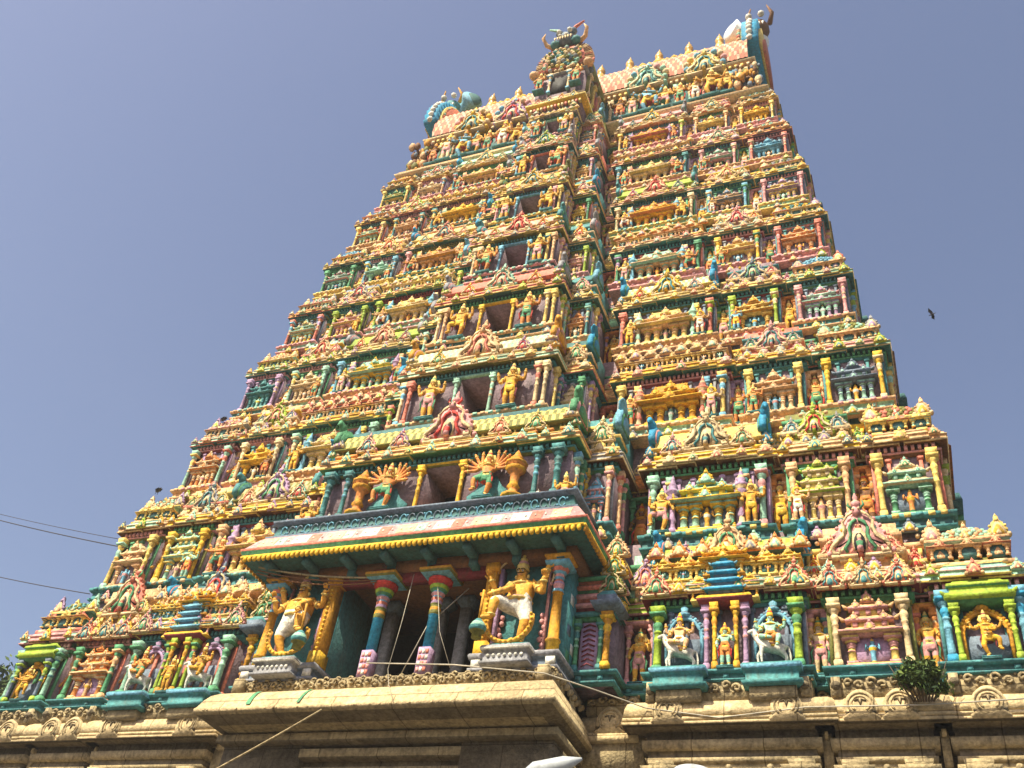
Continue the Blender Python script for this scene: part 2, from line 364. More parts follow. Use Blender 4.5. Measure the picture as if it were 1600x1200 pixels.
# ------------------------------------------------------------------ sculpted figures (one continuous skinned body each)
def skin(verts, edges, bones, levels=1):
    """verts: name -> (x,y,z,r); edges: (a,b,slot) -> MB in palette slots, coloured by nearest bone"""
    names = list(verts); idx = {k: i for i, k in enumerate(names)}
    me = bpy.data.meshes.new('tmp'); me.from_pydata([verts[k][:3] for k in names], [(idx[a], idx[b]) for a, b, _ in edges], [])
    o = bpy.data.objects.new('tmp', me); COL.objects.link(o)
    m = o.modifiers.new('s', 'SKIN'); m.use_smooth_shade = True
    for i, k in enumerate(names):
        sv = me.skin_vertices[0].data[i]; r = verts[k][3]; sv.radius = (r, r); sv.use_root = (i == 0)
    s = o.modifiers.new('u', 'SUBSURF'); s.levels = levels; s.render_levels = levels
    dg = bpy.context.evaluated_depsgraph_get(); ev = o.evaluated_get(dg); em = ev.to_mesh()
    V = np.empty(len(em.vertices) * 3); em.vertices.foreach_get('co', V); V = V.reshape(-1, 3)
    q = []; t = []
    for p in em.polygons:
        (q if len(p.vertices) == 4 else t).append(list(p.vertices)) if len(p.vertices) in (3, 4) else None
    ev.to_mesh_clear(); bpy.data.objects.remove(o); bpy.data.meshes.remove(me)
    mb = MB()
    A = np.array([verts[a][:3] for a, b, _ in edges]); B = np.array([verts[b][:3] for a, b, _ in edges]); S = np.array([s_ for _, _, s_ in edges])
    def col(F):
        c = V[F].mean(1); ab = B - A; tt = ((c[:, None] - A[None]) * ab[None]).sum(2) / (ab * ab).sum(1)[None]
        tt = tt.clip(0, 1); d = ((A[None] + ab[None] * tt[..., None] - c[:, None]) ** 2).sum(2)
        return S[d.argmin(1)]
    q = np.array(q) if q else None; t = np.array(t) if t else None
    mb.add(V, q, col(q) if q is not None else 0, t, col(t) if t is not None else 0)
    return mb

def figure(arms, legs, seated=False, fat=1.0, fingers=False, crown='tall', lean=0.0, face=False):
    """height ~1 (crown above); arms: list of (side, elbow(x,y,z), hand(x,y,z)); legs: (knee, ankle, toe) per side
    slots: 0 skin 1 garment 2 ornament 3 second ornament 4 dark 5 white"""
    hz = .50 if not seated else .13
    t = .36
    V = {'pelvis': (0, 0, hz, .095 * fat)}; E = []
    V['belly'] = (lean * .3, -.01, hz + .10, .088 * fat); V['chest'] = (lean * .8, 0, hz + .22, .108 * fat ** .5)
    V['neck'] = (lean, -.0, hz + .315, .038); V['head'] = (lean * 1.1, -.01, hz + .37, .058); V['top'] = (lean * 1.1, -.005, hz + .43, .055)
    E += [('pelvis', 'belly', 1), ('belly', 'chest', 0), ('chest', 'neck', 2), ('neck', 'head', 0), ('head', 'top', 0)]
    for i, (sd_, el, ha) in enumerate(arms):
        sh = f's{i}'; V[sh] = (lean * .8 + sd_ * .125, .0 + .008 * i, hz + .265 - .02 * (i // 2), .046)
        V[f'e{i}'] = (*el, .037); V[f'h{i}'] = (*ha, .029)
        d = (Vector(ha) - Vector(el)).normalized()
        E += [('chest', sh, 0), (sh, f'e{i}', 0), (f'e{i}', f'h{i}', 0)]
        if not fingers:
            V[f'f{i}'] = (ha[0] + d.x * .05, ha[1] + d.y * .05, ha[2] + d.z * .05, .02); E.append((f'h{i}', f'f{i}', 0))
        else:
            V[f'f{i}'] = (ha[0] + d.x * .035, ha[1] + d.y * .035, ha[2] + d.z * .035, .02); E.append((f'h{i}', f'f{i}', 0))
    for i, (kn, an, to) in enumerate(legs):
        s_ = (-1, 1)[i]
        V[f'p{i}'] = (s_ * .06, 0, hz - .03, .085 * fat); V[f'k{i}'] = (*kn, .06); V[f'a{i}'] = (*an, .036); V[f't{i}'] = (*to, .028)
        V[f'c{i}'] = tuple(kn[j] * .62 + an[j] * .38 for j in range(3)) + (.054,)
        E += [('pelvis', f'p{i}', 1), (f'p{i}', f'k{i}', 1), (f'k{i}', f'c{i}', 0), (f'c{i}', f'a{i}', 0), (f'a{i}', f't{i}', 0)]
    mb = skin(V, E, None)
    hx, hy, hh = lean * 1.1, -.01, hz + .37
    if fingers:
        for i, (sd_, el, ha) in enumerate(arms):
            d = (Vector(ha) - Vector(el)).normalized(); side = d.cross(Vector((0, 1, 0))).normalized()
            o = Vector(ha) + d * .045
            for k in range(4):
                b = o + side * (.022 * (k - 1.5) / 1.5); L = (.040, .048, .045, .034)[k]
                tube(mb, [b, b + d * L * .5 + Vector((0, -.008, 0)), b + d * L + Vector((0, -.024, 0))], [.0095, .0085, .006], 0, 5)
            b = Vector(ha) + d * .012 + side * -.022 * sd_
            tube(mb, [b, b + side * -.02 * sd_ + d * .012, b + side * -.026 * sd_ + d * .03 + Vector((0, -.01, 0))], [.011, .0095, .007], 0, 5)
    # crown, ears, necklace, armlets, belt
    cz = hh + .045
    P = {'tall': [(0, .064, 2), (.02, .068, 3), (.03, .058, 2), (.07, .062, 2), (.08, .048, 3), (.11, .05, 2), (.12, .036, 2), (.15, .038, 3), (.16, .02, 2), (.19, .024, 2), (.21, .004, 3)],
         'bun': [(0, .062, 4), (.03, .06, 4), (.04, .04, 2), (.07, .05, 4), (.10, .03, 4), (.11, .004, 4)]}[crown]
    lathe(mb, hx, hy + .005, P, 8, cz)
    for s_ in (-1, 1):
        ball(mb, hx + s_ * .062, hy + .01, hh - .02, .018, 2, 5, 4, 1.5)
    lathe(mb, lean * .9, -.005, [(0, .105, 2), (.012, .12, 2), (.025, .10, 2)], 10, hz + .235, sy=.72)
    lathe(mb, 0, -.005, [(0, .098 * fat, 2), (.02, .104 * fat, 3), (.035, .096 * fat, 2)], 10, hz + .02)
    for i, (sd_, el, ha) in enumerate(arms):
        sh = Vector(V[f's{i}'][:3]); e = Vector(el); m = sh.lerp(e, .55); d = (e - sh).normalized() * .012
        tube(mb, [m - d, m, m + d], [.046, .054, .046], 2, 6)
        h = Vector(ha); m = e.lerp(h, .86); d = (h - e).normalized() * .012
        tube(mb, [m - d, m, m + d], [.034, .042, .034], 2, 6)
    for i, (kn, an, to) in enumerate(legs):
        a = Vector(an); k = Vector(kn); m = a.lerp(k, .12); d = (k - a).normalized() * .012
        tube(mb, [m - d, m, m + d], [.042, .05, .042], 2, 6)
    if not seated and not fingers:
        n_ = 14; aa = np.arange(n_) * 2 * np.pi / n_
        fl = [1 + .10 * (-1) ** i for i in range(n_)]
        rvs = [np.stack([r_ * np.cos(aa) * (fl if i > 0 else 1), -.005 + .8 * r_ * np.sin(aa) * (fl if i > 0 else 1), np.full(n_, z_)], 1) for i, (z_, r_) in enumerate([(hz + .03, .095 * fat), (hz - .03, .125 * fat), (hz - .11, .125 * fat), (hz - .15, .10 * fat)])]
        rings(mb, rvs, [2, 1, 1, 3], 1, 3)
        prism(mb, [(.13 * (1 + .07 * (-1) ** i) * math.cos(t), .13 * (1 + .07 * (-1) ** i) * math.sin(t)) for i, t in enumerate(np.linspace(0, 2 * math.pi, 17)[:-1])], .035, .06, 2, origin=(hx, 0, hh + .04))
        for s_ in (-1, 1): tube(mb, [(s_ * .10, -.05, hz + .02), (s_ * .15, -.06, hz - .10), (s_ * .13, -.05, hz - .24), (s_ * .17, -.05, hz - .32)], [.02, .022, .018, .008], 3, 4)
    # face
    ball(mb, hx, hy - .066, hh + .0, .012, 0, 5, 4, 1.4)
    for s_ in (-1, 1):
        ball(mb, hx + s_ * .022, hy - .053, hh + .018, .011, 5, 6, 4)
        ball(mb, hx + s_ * .022, hy - .063, hh + .018, .005, 4, 5, 4)
        if face:
            tube(mb, [(hx + s_ * .004, hy - .066, hh + .038), (hx + s_ * .03, hy - .058, hh + .046), (hx + s_ * .045, hy - .04, hh + .036)], .005, 4, 4)
            tube(mb, [(hx + s_ * .002, hy - .072, hh - .016), (hx + s_ * .025, hy - .064, hh - .012), (hx + s_ * .045, hy - .045, hh + .004)], [.007, .006, .003], 4, 4)
    tube(mb, [(hx - .018, hy - .058, hh - .028), (hx, hy - .062, hh - .031), (hx + .018, hy - .058, hh - .028)], .005, 3, 4)
    return mb
STL_ = [((-.07, -.02, .27), (-.075, 0, .06), (-.09, -.07, .02)), ((.07, -.02, .27), (.075, 0, .06), (.09, -.07, .02))]
DANCE = [((-.22, -.10, .40), (-.20, -.08, .17), (-.26, -.13, .13)), ((.11, -.06, .27), (.03, 0, .06), (.08, -.07, .02))]
DANCER = [((-.11, -.06, .27), (-.03, 0, .06), (-.08, -.07, .02)), ((.22, -.10, .40), (.20, -.08, .17), (.26, -.13, .13))]
SIT = [((-.20, -.10, .10), (-.03, -.16, .05), (.05, -.17, .03)), ((.17, -.12, .10), (.13, -.14, -.10), (.14, -.2, -.14))]
FIG = {}
FIG['stand'] = figure([(-1, (-.20, -.02, .60), (-.17, -.10, .48)), (1, (.21, -.04, .62), (.20, -.12, .76))], STL_)
FIG['four'] = figure([(-1, (-.19, -.05, .62), (-.15, -.15, .52)), (1, (.19, -.05, .62), (.17, -.16, .60)), (-1, (-.26, .0, .66), (-.28, -.04, .84)), (1, (.26, .0, .66), (.28, -.04, .84))], STL_)
FIG['club'] = figure([(-1, (-.22, -.04, .62), (-.12, -.14, .54)), (1, (.23, -.02, .64), (.27, -.10, .50)), (-1, (-.27, .0, .68), (-.25, -.03, .88)), (1, (.27, .0, .68), (.25, -.03, .88))], DANCE, fat=1.1)
FIG['dance'] = figure([(-1, (-.22, -.06, .64), (-.34, -.12, .66)), (1, (.18, -.10, .60), (-.02, -.18, .56)), (-1, (-.26, .0, .68), (-.33, -.04, .84)), (1, (.26, .0, .68), (.33, -.04, .84))], DANCER)
fan = []
for s_ in (-1, 1):
    for k in range(5):
        a = R(-38 + k * 27); L = .26
        e = (s_ * (.11 + .15 * math.cos(a)), .01 + .01 * k, .755 + .15 * math.sin(a)); h = (s_ * (.13 + .32 * math.cos(a + .25)), -.05 + .02 * k, .755 + .32 * math.sin(a + .25))
        fan.append((s_, e, h))
FIG['fan'] = figure(fan, DANCE)
FIG['sit'] = figure([(-1, (-.20, -.04, .24), (-.15, -.15, .20)), (1, (.20, -.04, .24), (.15, -.16, .26)), (-1, (-.26, .0, .30), (-.27, -.04, .46)), (1, (.26, .0, .30), (.27, -.04, .46))], SIT, seated=True)
GUARD = [((-.17, -.20, .475), (-.185, -.19, .27), (-.27, -.25, .24)), ((.12, -.05, .28), (.05, 0, .07), (.09, -.07, .02))]
FIG['guard'] = figure([(-1, (-.02, -.16, .62), (-.22, -.20, .54)), (1, (.25, -.04, .60), (.27, -.10, .74)), (-1, (-.26, .02, .68), (-.30, -.06, .82)), (1, (.22, .02, .74), (.27, -.02, .93))], GUARD, fat=1.38, fingers=True, face=True)
mir = lambda L: [((-a[0], *a[1:]), (-b[0], *b[1:]), (-c[0], *c[1:])) for a, b, c in reversed(L)]
FIG['guard_r'] = figure([(-1, (-.25, -.04, .60), (-.27, -.10, .74)), (1, (.10, -.18, .60), (.16, -.24, .50)), (-1, (-.22, .02, .74), (-.27, -.02, .93)), (1, (.26, .02, .68), (.30, -.06, .82))], mir(GUARD), fat=1.38, fingers=True, face=True)
# white horse / bull, walking to the left
HV = {'hip': (.26, 0, .60, .15), 'mid': (0, 0, .58, .15), 'chest': (-.26, 0, .62, .16), 'neck': (-.40, 0, .82, .095), 'poll': (-.47, -.01, 1.0, .075), 'muz': (-.62, -.03, .88, .048),
      'tail': (.42, 0, .62, .03), 'tail2': (.47, -.01, .35, .035), 'tail3': (.46, -.01, .14, .012)}
HE = [('hip', 'mid', 0), ('mid', 'chest', 0), ('chest', 'neck', 0), ('neck', 'poll', 0), ('poll', 'muz', 0), ('hip', 'tail', 0), ('tail', 'tail2', 0), ('tail2', 'tail3', 0)]
for i, (x, y, kx, lift) in enumerate([(-.27, -.10, -.30, 0), (-.22, .10, -.36, .06)]):
    HV[f'fs{i}'] = (x, y, .50, .07); HV[f'fk{i}'] = (kx, y, .28 + lift, .045); HV[f'ff{i}'] = (kx + .02, y, .08 + lift, .028); HV[f'fo{i}'] = (kx - .01, y, .015 + lift, .036)
    HE += [('chest', f'fs{i}', 0), (f'fs{i}', f'fk{i}', 0), (f'fk{i}', f'ff{i}', 0), (f'ff{i}', f'fo{i}', 1)]
for i, (x, y, dx) in enumerate([(.26, -.10, 0), (.30, .10, .07)]):
    HV[f'bs{i}'] = (x - .04, y, .46, .085); HV[f'bh{i}'] = (x + .10 + dx, y, .29, .045); HV[f'bf{i}'] = (x + .04 + dx, y, .08, .028); HV[f'bo{i}'] = (x + .01 + dx, y, .015, .036)
    HE += [('hip', f'bs{i}', 0), (f'bs{i}', f'bh{i}', 0), (f'bh{i}', f'bf{i}', 0), (f'bf{i}', f'bo{i}', 1)]
FIG['horse'] = skin(HV, HE, None)
hb = FIG['horse']
for s_ in (-1, 1):
    tube(hb, [(-.45, s_ * .04, 1.05), (-.44, s_ * .06, 1.15)], [.025, .006], 0, 5)
    ball(hb, -.53, s_ * .055 - .01, .98, .014, 3, 5, 4)
tube(hb, [(-.36, 0, .98), (-.27, 0, .88), (-.20, 0, .78)], [.05, .055, .02], 1, 6)
lathe(hb, .0, 0, [(0, .165, 2), (.05, .178, 1), (.13, .175, 2), (.19, .13, 2), (.20, .02, 2)], 10, .52, sy=.98)
tube(hb, [(-.40, -.10, .84), (-.43, 0, .72), (-.40, .1, .84)], .02, 2, 5)

def pedestal(mb, w, d, h, a, b):
    mould(mb, -w / 2, w / 2, -d / 2, d / 2, [(0, 0, a), (.25 * h, 0, a), (.25 * h, -.06 * w, b), (.6 * h, -.06 * w, a), (.62 * h, .0, a), (1.0 * h, .0, a)])
SPAL = {  # skin, garment, ornament, second ornament, dark, white
    'orange': (ORG, GREEN, PYEL, RED, DARK, WHT), 'yellow': (AMB, PINK, PYEL, GREEN, DARK, WHT), 'golden': (GOLD, YEL, PYEL, MAR, DARK, WHT),
    'green': (MINT, ORG, YEL, RED, DARK, WHT), 'pink': (PCH, WHT, YEL, RED, DARK, WHT), 'blue': (SKYB, YEL, GOLD, RED, DARK, WHT),
    'white': (CRM, PINK, YEL, GREEN, DARK, WHT), 'brown': (BRN, ORG, GOLD, RED, DARK, WHT)}
SCACHE = {}; STAT = []; NPOSE = {'stand': 'standing', 'four': 'four-armed', 'club': 'leg-raised', 'dance': 'dancing', 'fan': 'many-armed', 'sit': 'seated'}
def statue(pose, colour, x, y, z, h, where, rot=0.0, group=None, extra=None, name='statue', label=None, cat='statue', yoff=.2):
    key = (pose, colour)
    if extra is None and key in SCACHE: src = SCACHE[key]
    else:
        mb = MB(); pal = list(SPAL[colour])
        M = Matrix.Translation((0, 0, .05 if pose != 'sit' else .24))
        mb.merge(FIG[pose], M, pal)
        if pose == 'sit': pedestal(mb, .46, .30, .24, DTEAL, PYEL)
        else: pedestal(mb, .38, .24, .05, TEAL, PINK)
        if extra is not None: extra(mb)
        o0 = mb.build(name, smooth=True, origin=(0, 0, 0)); src = o0.data; bpy.data.objects.remove(o0)
        src.name = name
        if extra is None: SCACHE[key] = src
    o = bpy.data.objects.new(name, src); COL.objects.link(o)
    s = h / 1.13 if pose != 'sit' else h / .98
    o.location = (x, y, z); o.scale = (s * 1.12, s * 1.08, s) if pose.startswith('guard') else (s, s, s); o.rotation_euler.z = rot
    if label is None: label = f'{colour} {NPOSE[pose]} statue {where}'
    tag(o, label, cat, group or 'painted statues on the tower storeys'); STAT.append(o)
    return o

# ------------------------------------------------------------------ the tower
GROUND = -12.3
YC = 8.0
tower = empty('temple_tower', (0, YC, GROUND))
tag(tower, 'towering temple gateway crowded with brightly painted stucco shrines, pillars and figures', 'temple tower')
ITEMS = {}
def item(kind, st):
    mb = MB(); ITEMS.setdefault(kind, []).append((st, mb)); return mb
ZE = [2.73, 7.70, 12.23, 16.49, 20.52, 24.32, 28.06, 31.47, 34.4]
WE = [15.82, 14.63, 13.61, 12.81, 12.20, 11.69, 11.15, 10.64]
YE = [.38, 1.215, 1.926, 2.52, 3.03, 3.52, 4.01, 4.465]
CE = [5.43, 4.55, 3.10, 2.72, 2.10, 1.80, 1.50, 1.28]
OE = [5.9, 5.45, 3.95, 3.65, 3.08, 2.72, 2.42, 2.20]
ORD = ['first', 'second', 'third', 'fourth', 'fifth', 'sixth', 'seventh', 'eighth']
#          eave, eave trim, plinth, underside
SCH = [(MINT, PINK, TEAL, MAR), (ORG, CRM, TEAL, BRN), (PCH, COR, PCH, TEAL), (MINT, CRM, PCH, TEAL), (PYEL, COR, PINK, TEAL), (PINK, PYEL, PYEL, TEAL), (PYEL, COR, PCH, MAUVE), (PYEL, CRM, PINK, PCH)]
EAVES = {0: [MINT, PINK, LIME], 1: [PCH, YEL, GREY], 2: [MINT, YEL, PYEL], 3: [MINT, PYEL, PCH], 4: [PYEL, PCH, MINT], 5: [PYEL, PINK, PCH], 6: [PYEL, COR, YEL], 7: [PYEL, CRM, YEL]}
ROOFC = [YEL, PYEL, ORG, MINT, SKYB, COR, GRB, LIME, GOLD, PINK, TEAL, PCH, PYEL, GREEN, LIL, YEL, PCH, PYEL, CRM, MINT, PINK, CRM]
PILC = [COR, YEL, PCH, LIL, SKYB, PINK, GREEN, LIME, PYEL, PYEL, TEAL, CRM, PCH, PYEL, CRM, MINT, CRM]
KUDC = [COR, YEL, PINK, PCH, PYEL, GREY, LIME, LIL, MINT, YEL, GRB, PYEL, CRM, PCH]
rc = random.choice
def pal3():
    a = rc(ROOFC); return (a, rc([a, a, rc(PILC)]), rc([CRM, PYEL, PCH, a, PINK, MINT]))
JIT = [0]
def jit():
    JIT[0] += 1; return ((JIT[0] * 37) % 11) * .0011

def eave(st, x0, x1, y0, y1, ze, k, c, lip, under, kinds=True, over=.32):
    mb = item('eave', st); o = over
    l2 = rc([lip, CRM, PYEL]); wd_ = x1 - x0
    segs = [(x0, x1, 0, 0, c)] if wd_ < 1.15 * k else [(x0, x0 + .30 * wd_, 0, 0, c), (x0 + .30 * wd_ - .1 * k, x1 - .30 * wd_ + .1 * k, .10 * k, .035 * k, rc([c, c, PYEL, PCH, MINT, PINK])), (x1 - .30 * wd_, x1, 0, 0, c)]
    if wd_ > 3.0 * k: segs = [(x0 + f * wd_, x0 + g * wd_, p * k, q * k, cc) for f, g, p, q, cc in ((0, .17, 0, 0, c), (.16, .33, .08, .03, rc([PYEL, c])), (.31, .69, .15, .05, c), (.67, .84, .08, .03, rc([MINT, c])), (.83, 1, 0, 0, c))]
    for xa_, xb_, pj, dz_, cc in segs:
        mould(mb, xa_, xb_, y0 - pj, y1, [(.06, -.05, under), (.05, .06, under), (-.03, o - .08, under), (-.04, o - .04, l2), (.01, o - .01, l2), (.02, o - .045, cc), (.13, o - .04, cc), (.14, o - .01, lip), (.165, o - .01, lip), (.17, o - .05, cc), (.27, o - .09, cc), (.34, o - .17, cc), (.35, o - .14, l2), (.385, o - .15, l2), (.40, o - .26, under), (.46, o - .28, cc), (.5, -.1, cc)], ze + dz_, k)
    # row of small upstanding roof tabs behind the lip
    n = max(2, int((x1 - x0) / (.52 * k))); tc = rc([lip, c, PYEL, CRM])
    for i in range(n):
        xx = x0 + (i + .5) * (x1 - x0) / n
        box(mb, xx - .15 * k, xx + .15 * k, y0 - .16 * k, y0 - .02 * k, ze + .47 * k, ze + .56 * k, tc)
    if kinds:
        n = max(1, int(round((x1 - x0) / (.80 * k)))); kc = rc(KUDC)
        for i in range(n + 1):
            xx = x0 + i * (x1 - x0) / n
            if (i in (0, n)) and n > 1: xx += (.02, -.02)[i > 0] * k
            kudu(mb, xx, y0 - (o + .13) * k, ze + (.0 if i % 2 else .06) * k, (.30 + .12 * (i % 2)) * k, kc if i % 2 else rc(KUDC), rc([CRM, PYEL, PCH]), rc([TEAL, COR, GREEN, kc]), big=False, hh=1.05)

def beam(core, x0, x1, y0, y1, z0, z1, k, a, b):
    h = z1 - z0
    mould(core, x0, x1, y0, y1, [(0, .0, a), (.0, .07 * k, a), (.28 * h, .07 * k, b), (.3 * h, .11 * k, b), (.45 * h, .11 * k, a), (.46 * h, .06 * k, a), (h, .06 * k, a)], z0)
    n = max(2, int((x1 - x0) / (.17 * k))); s = (x1 - x0) / n
    for i in range(n):
        xx = x0 + (i + .5) * s
        box(core, xx - .26 * s, xx + .26 * s, y0 - .17 * k, y0 - .05 * k, z0 + .5 * h, z0 + .93 * h, b)

def plinth(st, x0, x1, y0, y1, z0, z1, k, c, c2):
    mb = item('plinth', st); h = z1 - z0
    mould(mb, x0, x1, y0, y1, [(0, .10 * k, c), (.16 * h, .12 * k, c), (.22 * h, .04 * k, c2), (.62 * h, .04 * k, c2), (.64 * h, .10 * k, c), (.74 * h, .16 * k, c), (.94 * h, .17 * k, c), (1.0 * h, .13 * k, c)], z0)
    tc = rc([CRM, PYEL, MINT, PINK, c2])
    if z0 > 1:
        n = max(2, int((x1 - x0) / (.30 * k)))
        for i in range(n):
            xx = x0 + (i + .5) * (x1 - x0) / n
            box(mb, xx - .085 * k, xx + .085 * k, y0 - .215 * k, y0 - .1 * k, z0 + .72 * h, z0 + .93 * h, tc if i % 3 else c)
            if i % 4 == 2: kudu(mb, xx, y0 - .17 * k, z0 - .1 * k, .40 * k, rc(KUDC), CRM, rc(KUDC), big=False, hh=1.1)
    n = max(2, int((x1 - x0) / (.7 * k)))
    for i in range(n):
        xx = x0 + (i + .5) * (x1 - x0) / n
        box(mb, xx - .07 * k, xx + .07 * k, y0 - .085 * k, y0, z0 + .22 * h, z0 + .64 * h, c)
        box(mb, xx - .045 * k, xx + .045 * k, y0 - .10 * k, y0, z0 + .28 * h, z0 + .58 * h, c2 if c2 != DTEAL else TEAL)

def pil(st, x, y, z0, z1, r, a=None, b=None, c=None):
    a = rc(PILC) if a is None else a
    mb = item('pillar', st); pillar(mb, x, y, z0, z1, r, a, rc([a, rc(PILC)]) if b is None else b, rc([a, a, CRM]) if c is None else c)
def shrine(st, x, yf, z, w, h, pal=None, tiers=2, dep=.3, npil=None, back=None):
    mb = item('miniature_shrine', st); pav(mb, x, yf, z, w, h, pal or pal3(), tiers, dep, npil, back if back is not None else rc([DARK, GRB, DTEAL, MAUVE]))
def arch(st, x, y, z, w, c=None, c2=None, c3=None, hh=1.0):
    mb = item('arch_ornament', st); kudu(mb, x, y, z, w, rc(KUDC) if c is None else c, CRM if c2 is None else c2, c3 if c3 is not None else rc([RED, GREEN, TEAL, COR]), True, hh)

def vase(mb, x, y, z0, z1, r, a, b):
    h = z1 - z0
    lathe(mb, x, y, [(0, r * 1.2, a), (.05 * h, r * 1.3, a), (.09 * h, r * .8, b), (.14 * h, r * .55, b), (.20 * h, r * .5, a), (.24 * h, r * .75, a), (.30 * h, r * .5, a), (.34 * h, r * .48, b), (.50 * h, r * .55, b), (.55 * h, r * .9, a), (.60 * h, r * 1.2, a), (.64 * h, r * .6, b), (.67 * h, r * 1.25, a), (.71 * h, r * 1.3, b), (.74 * h, r * .5, a), (.80 * h, r * .85, b), (.86 * h, r * .5, a), (.93 * h, r * .3, b), (h, .01, b)], 10, z0)

def barrel_group(st, x0, x1, y, z0, h, k, c, c2, gab, big=None, nsm=1):
    """parapet wagon roof with arch ornaments and end gables"""
    sup = .26 * h; r = (h - sup) * .5
    mb = item('wagon_roof', st)
    box(mb, x0 + .1 * k, x1 - .1 * k, y + .10 * k, y + .6 * k, z0, z0 + sup, rc([MAUVE, DTEAL, OLV]))
    n = max(3, int((x1 - x0) / (.55 * k)))
    for i in range(n):
        xx = x0 + (i + .5) * (x1 - x0) / n
        box(mb, xx - .10 * k, xx - .03 * k, y + .02 * k, y + .12 * k, z0, z0 + sup, c2); box(mb, xx + .03 * k, xx + .10 * k, y + .02 * k, y + .12 * k, z0, z0 + sup, rc([PYEL, c2]))
    mould(mb, x0, x1, y, y + .6 * k, [(0, .0, c2), (.01, .08 * k, c2), (.07 * k, .10 * k, c), (.12 * k, .02 * k, c), (.14 * k, -.05 * k, c)], z0 + sup - .03 * k)
    zr = z0 + sup + .08 * k
    barrel(mb, x0 + .02, x1 - .02, y + r * .95, zr, r * .98, (h - sup) * .78, c, c2, n=8, nx=max(6, int((x1 - x0) / (.13 * k))), weave=True, bulge=.03)
    if gab is not None:
        for s_, xx in ((-1, x0), (1, x1)):
            gable(mb, xx + s_ * .16 * k, y + r * .9, zr + .34 * (h - sup), r * 1.25, (h - sup) * .68, .2 * k, (gab, rc([GREEN, PINK]), gab), n=16, face=s_, beads=False)
            kudu(mb, xx + s_ * .12 * k, y - .0, z0 + sup * .5, .42 * k, gab, CRM, gab, big=False, hh=1.3)
            # curling beast head on the gable's crest
            tube(mb, [(xx + s_ * .1 * k, y + .2 * k, zr + (h - sup) * .7), (xx + s_ * .12 * k, y + .05 * k, zr + (h - sup) * 1.05), (xx + s_ * .16 * k, y - .12 * k, zr + (h - sup) * 1.12), (xx + s_ * .18 * k, y - .2 * k, zr + (h - sup) * .95)], [.14 * k, .15 * k, .10 * k, .03 * k], gab, 6)
    if big: arch(st, (x0 + x1) / 2, y - .08 * k, z0 + sup * .35, big, hh=1.05)
    for q in range(nsm):
        for s_ in (-1, 1):
            f = (q + 1) / (nsm + 1)
            xx = (x0 + x1) / 2 + s_ * ((big or .3) * .35 + ((x1 - x0) / 2 - (big or .3) * .3) * f)
            arch(st, xx, y - .05 * k, z0 + sup * .5, min(.62 * k, (big or .9) * .6))

def cushion(mb, x, y, z, rx, h, c, c2, ry=None):
    n = 20; ry = ry or rx; a = np.arange(n) * 2 * np.pi / n; rv = []; cs = []
    for i, (pz, r) in enumerate([(0, .8), (.08, .95), (.25, 1.05), (.5, 1.0), (.72, .8), (.9, .5), (1.0, .15)]):
        rr = r * (1 + .05 * (np.arange(n) % 2) * (1 if i % 2 else -1))
        rv.append(np.stack([x + rx * rr * np.cos(a), y + ry * rr * np.sin(a), np.full(n, z + h * pz)], 1)); cs.append(c if i % 2 else c2)
    rings(mb, rv, cs, c, c)
    for row, (pz, r) in enumerate([(.18, 1.03), (.40, 1.03), (.62, .90), (.80, .68), (.93, .42)]):
        m_ = 15 - row * 2
        for i_ in range(m_):
            t_ = math.pi + math.pi * (i_ + .5 * (row % 2) + .25) / m_
            ball(mb, x + rx * r * math.cos(t_), y + ry * r * math.sin(t_), z + h * pz, .105 * h + .055 * rx, c if (i_ + row) % 2 else c2, 5, 4)

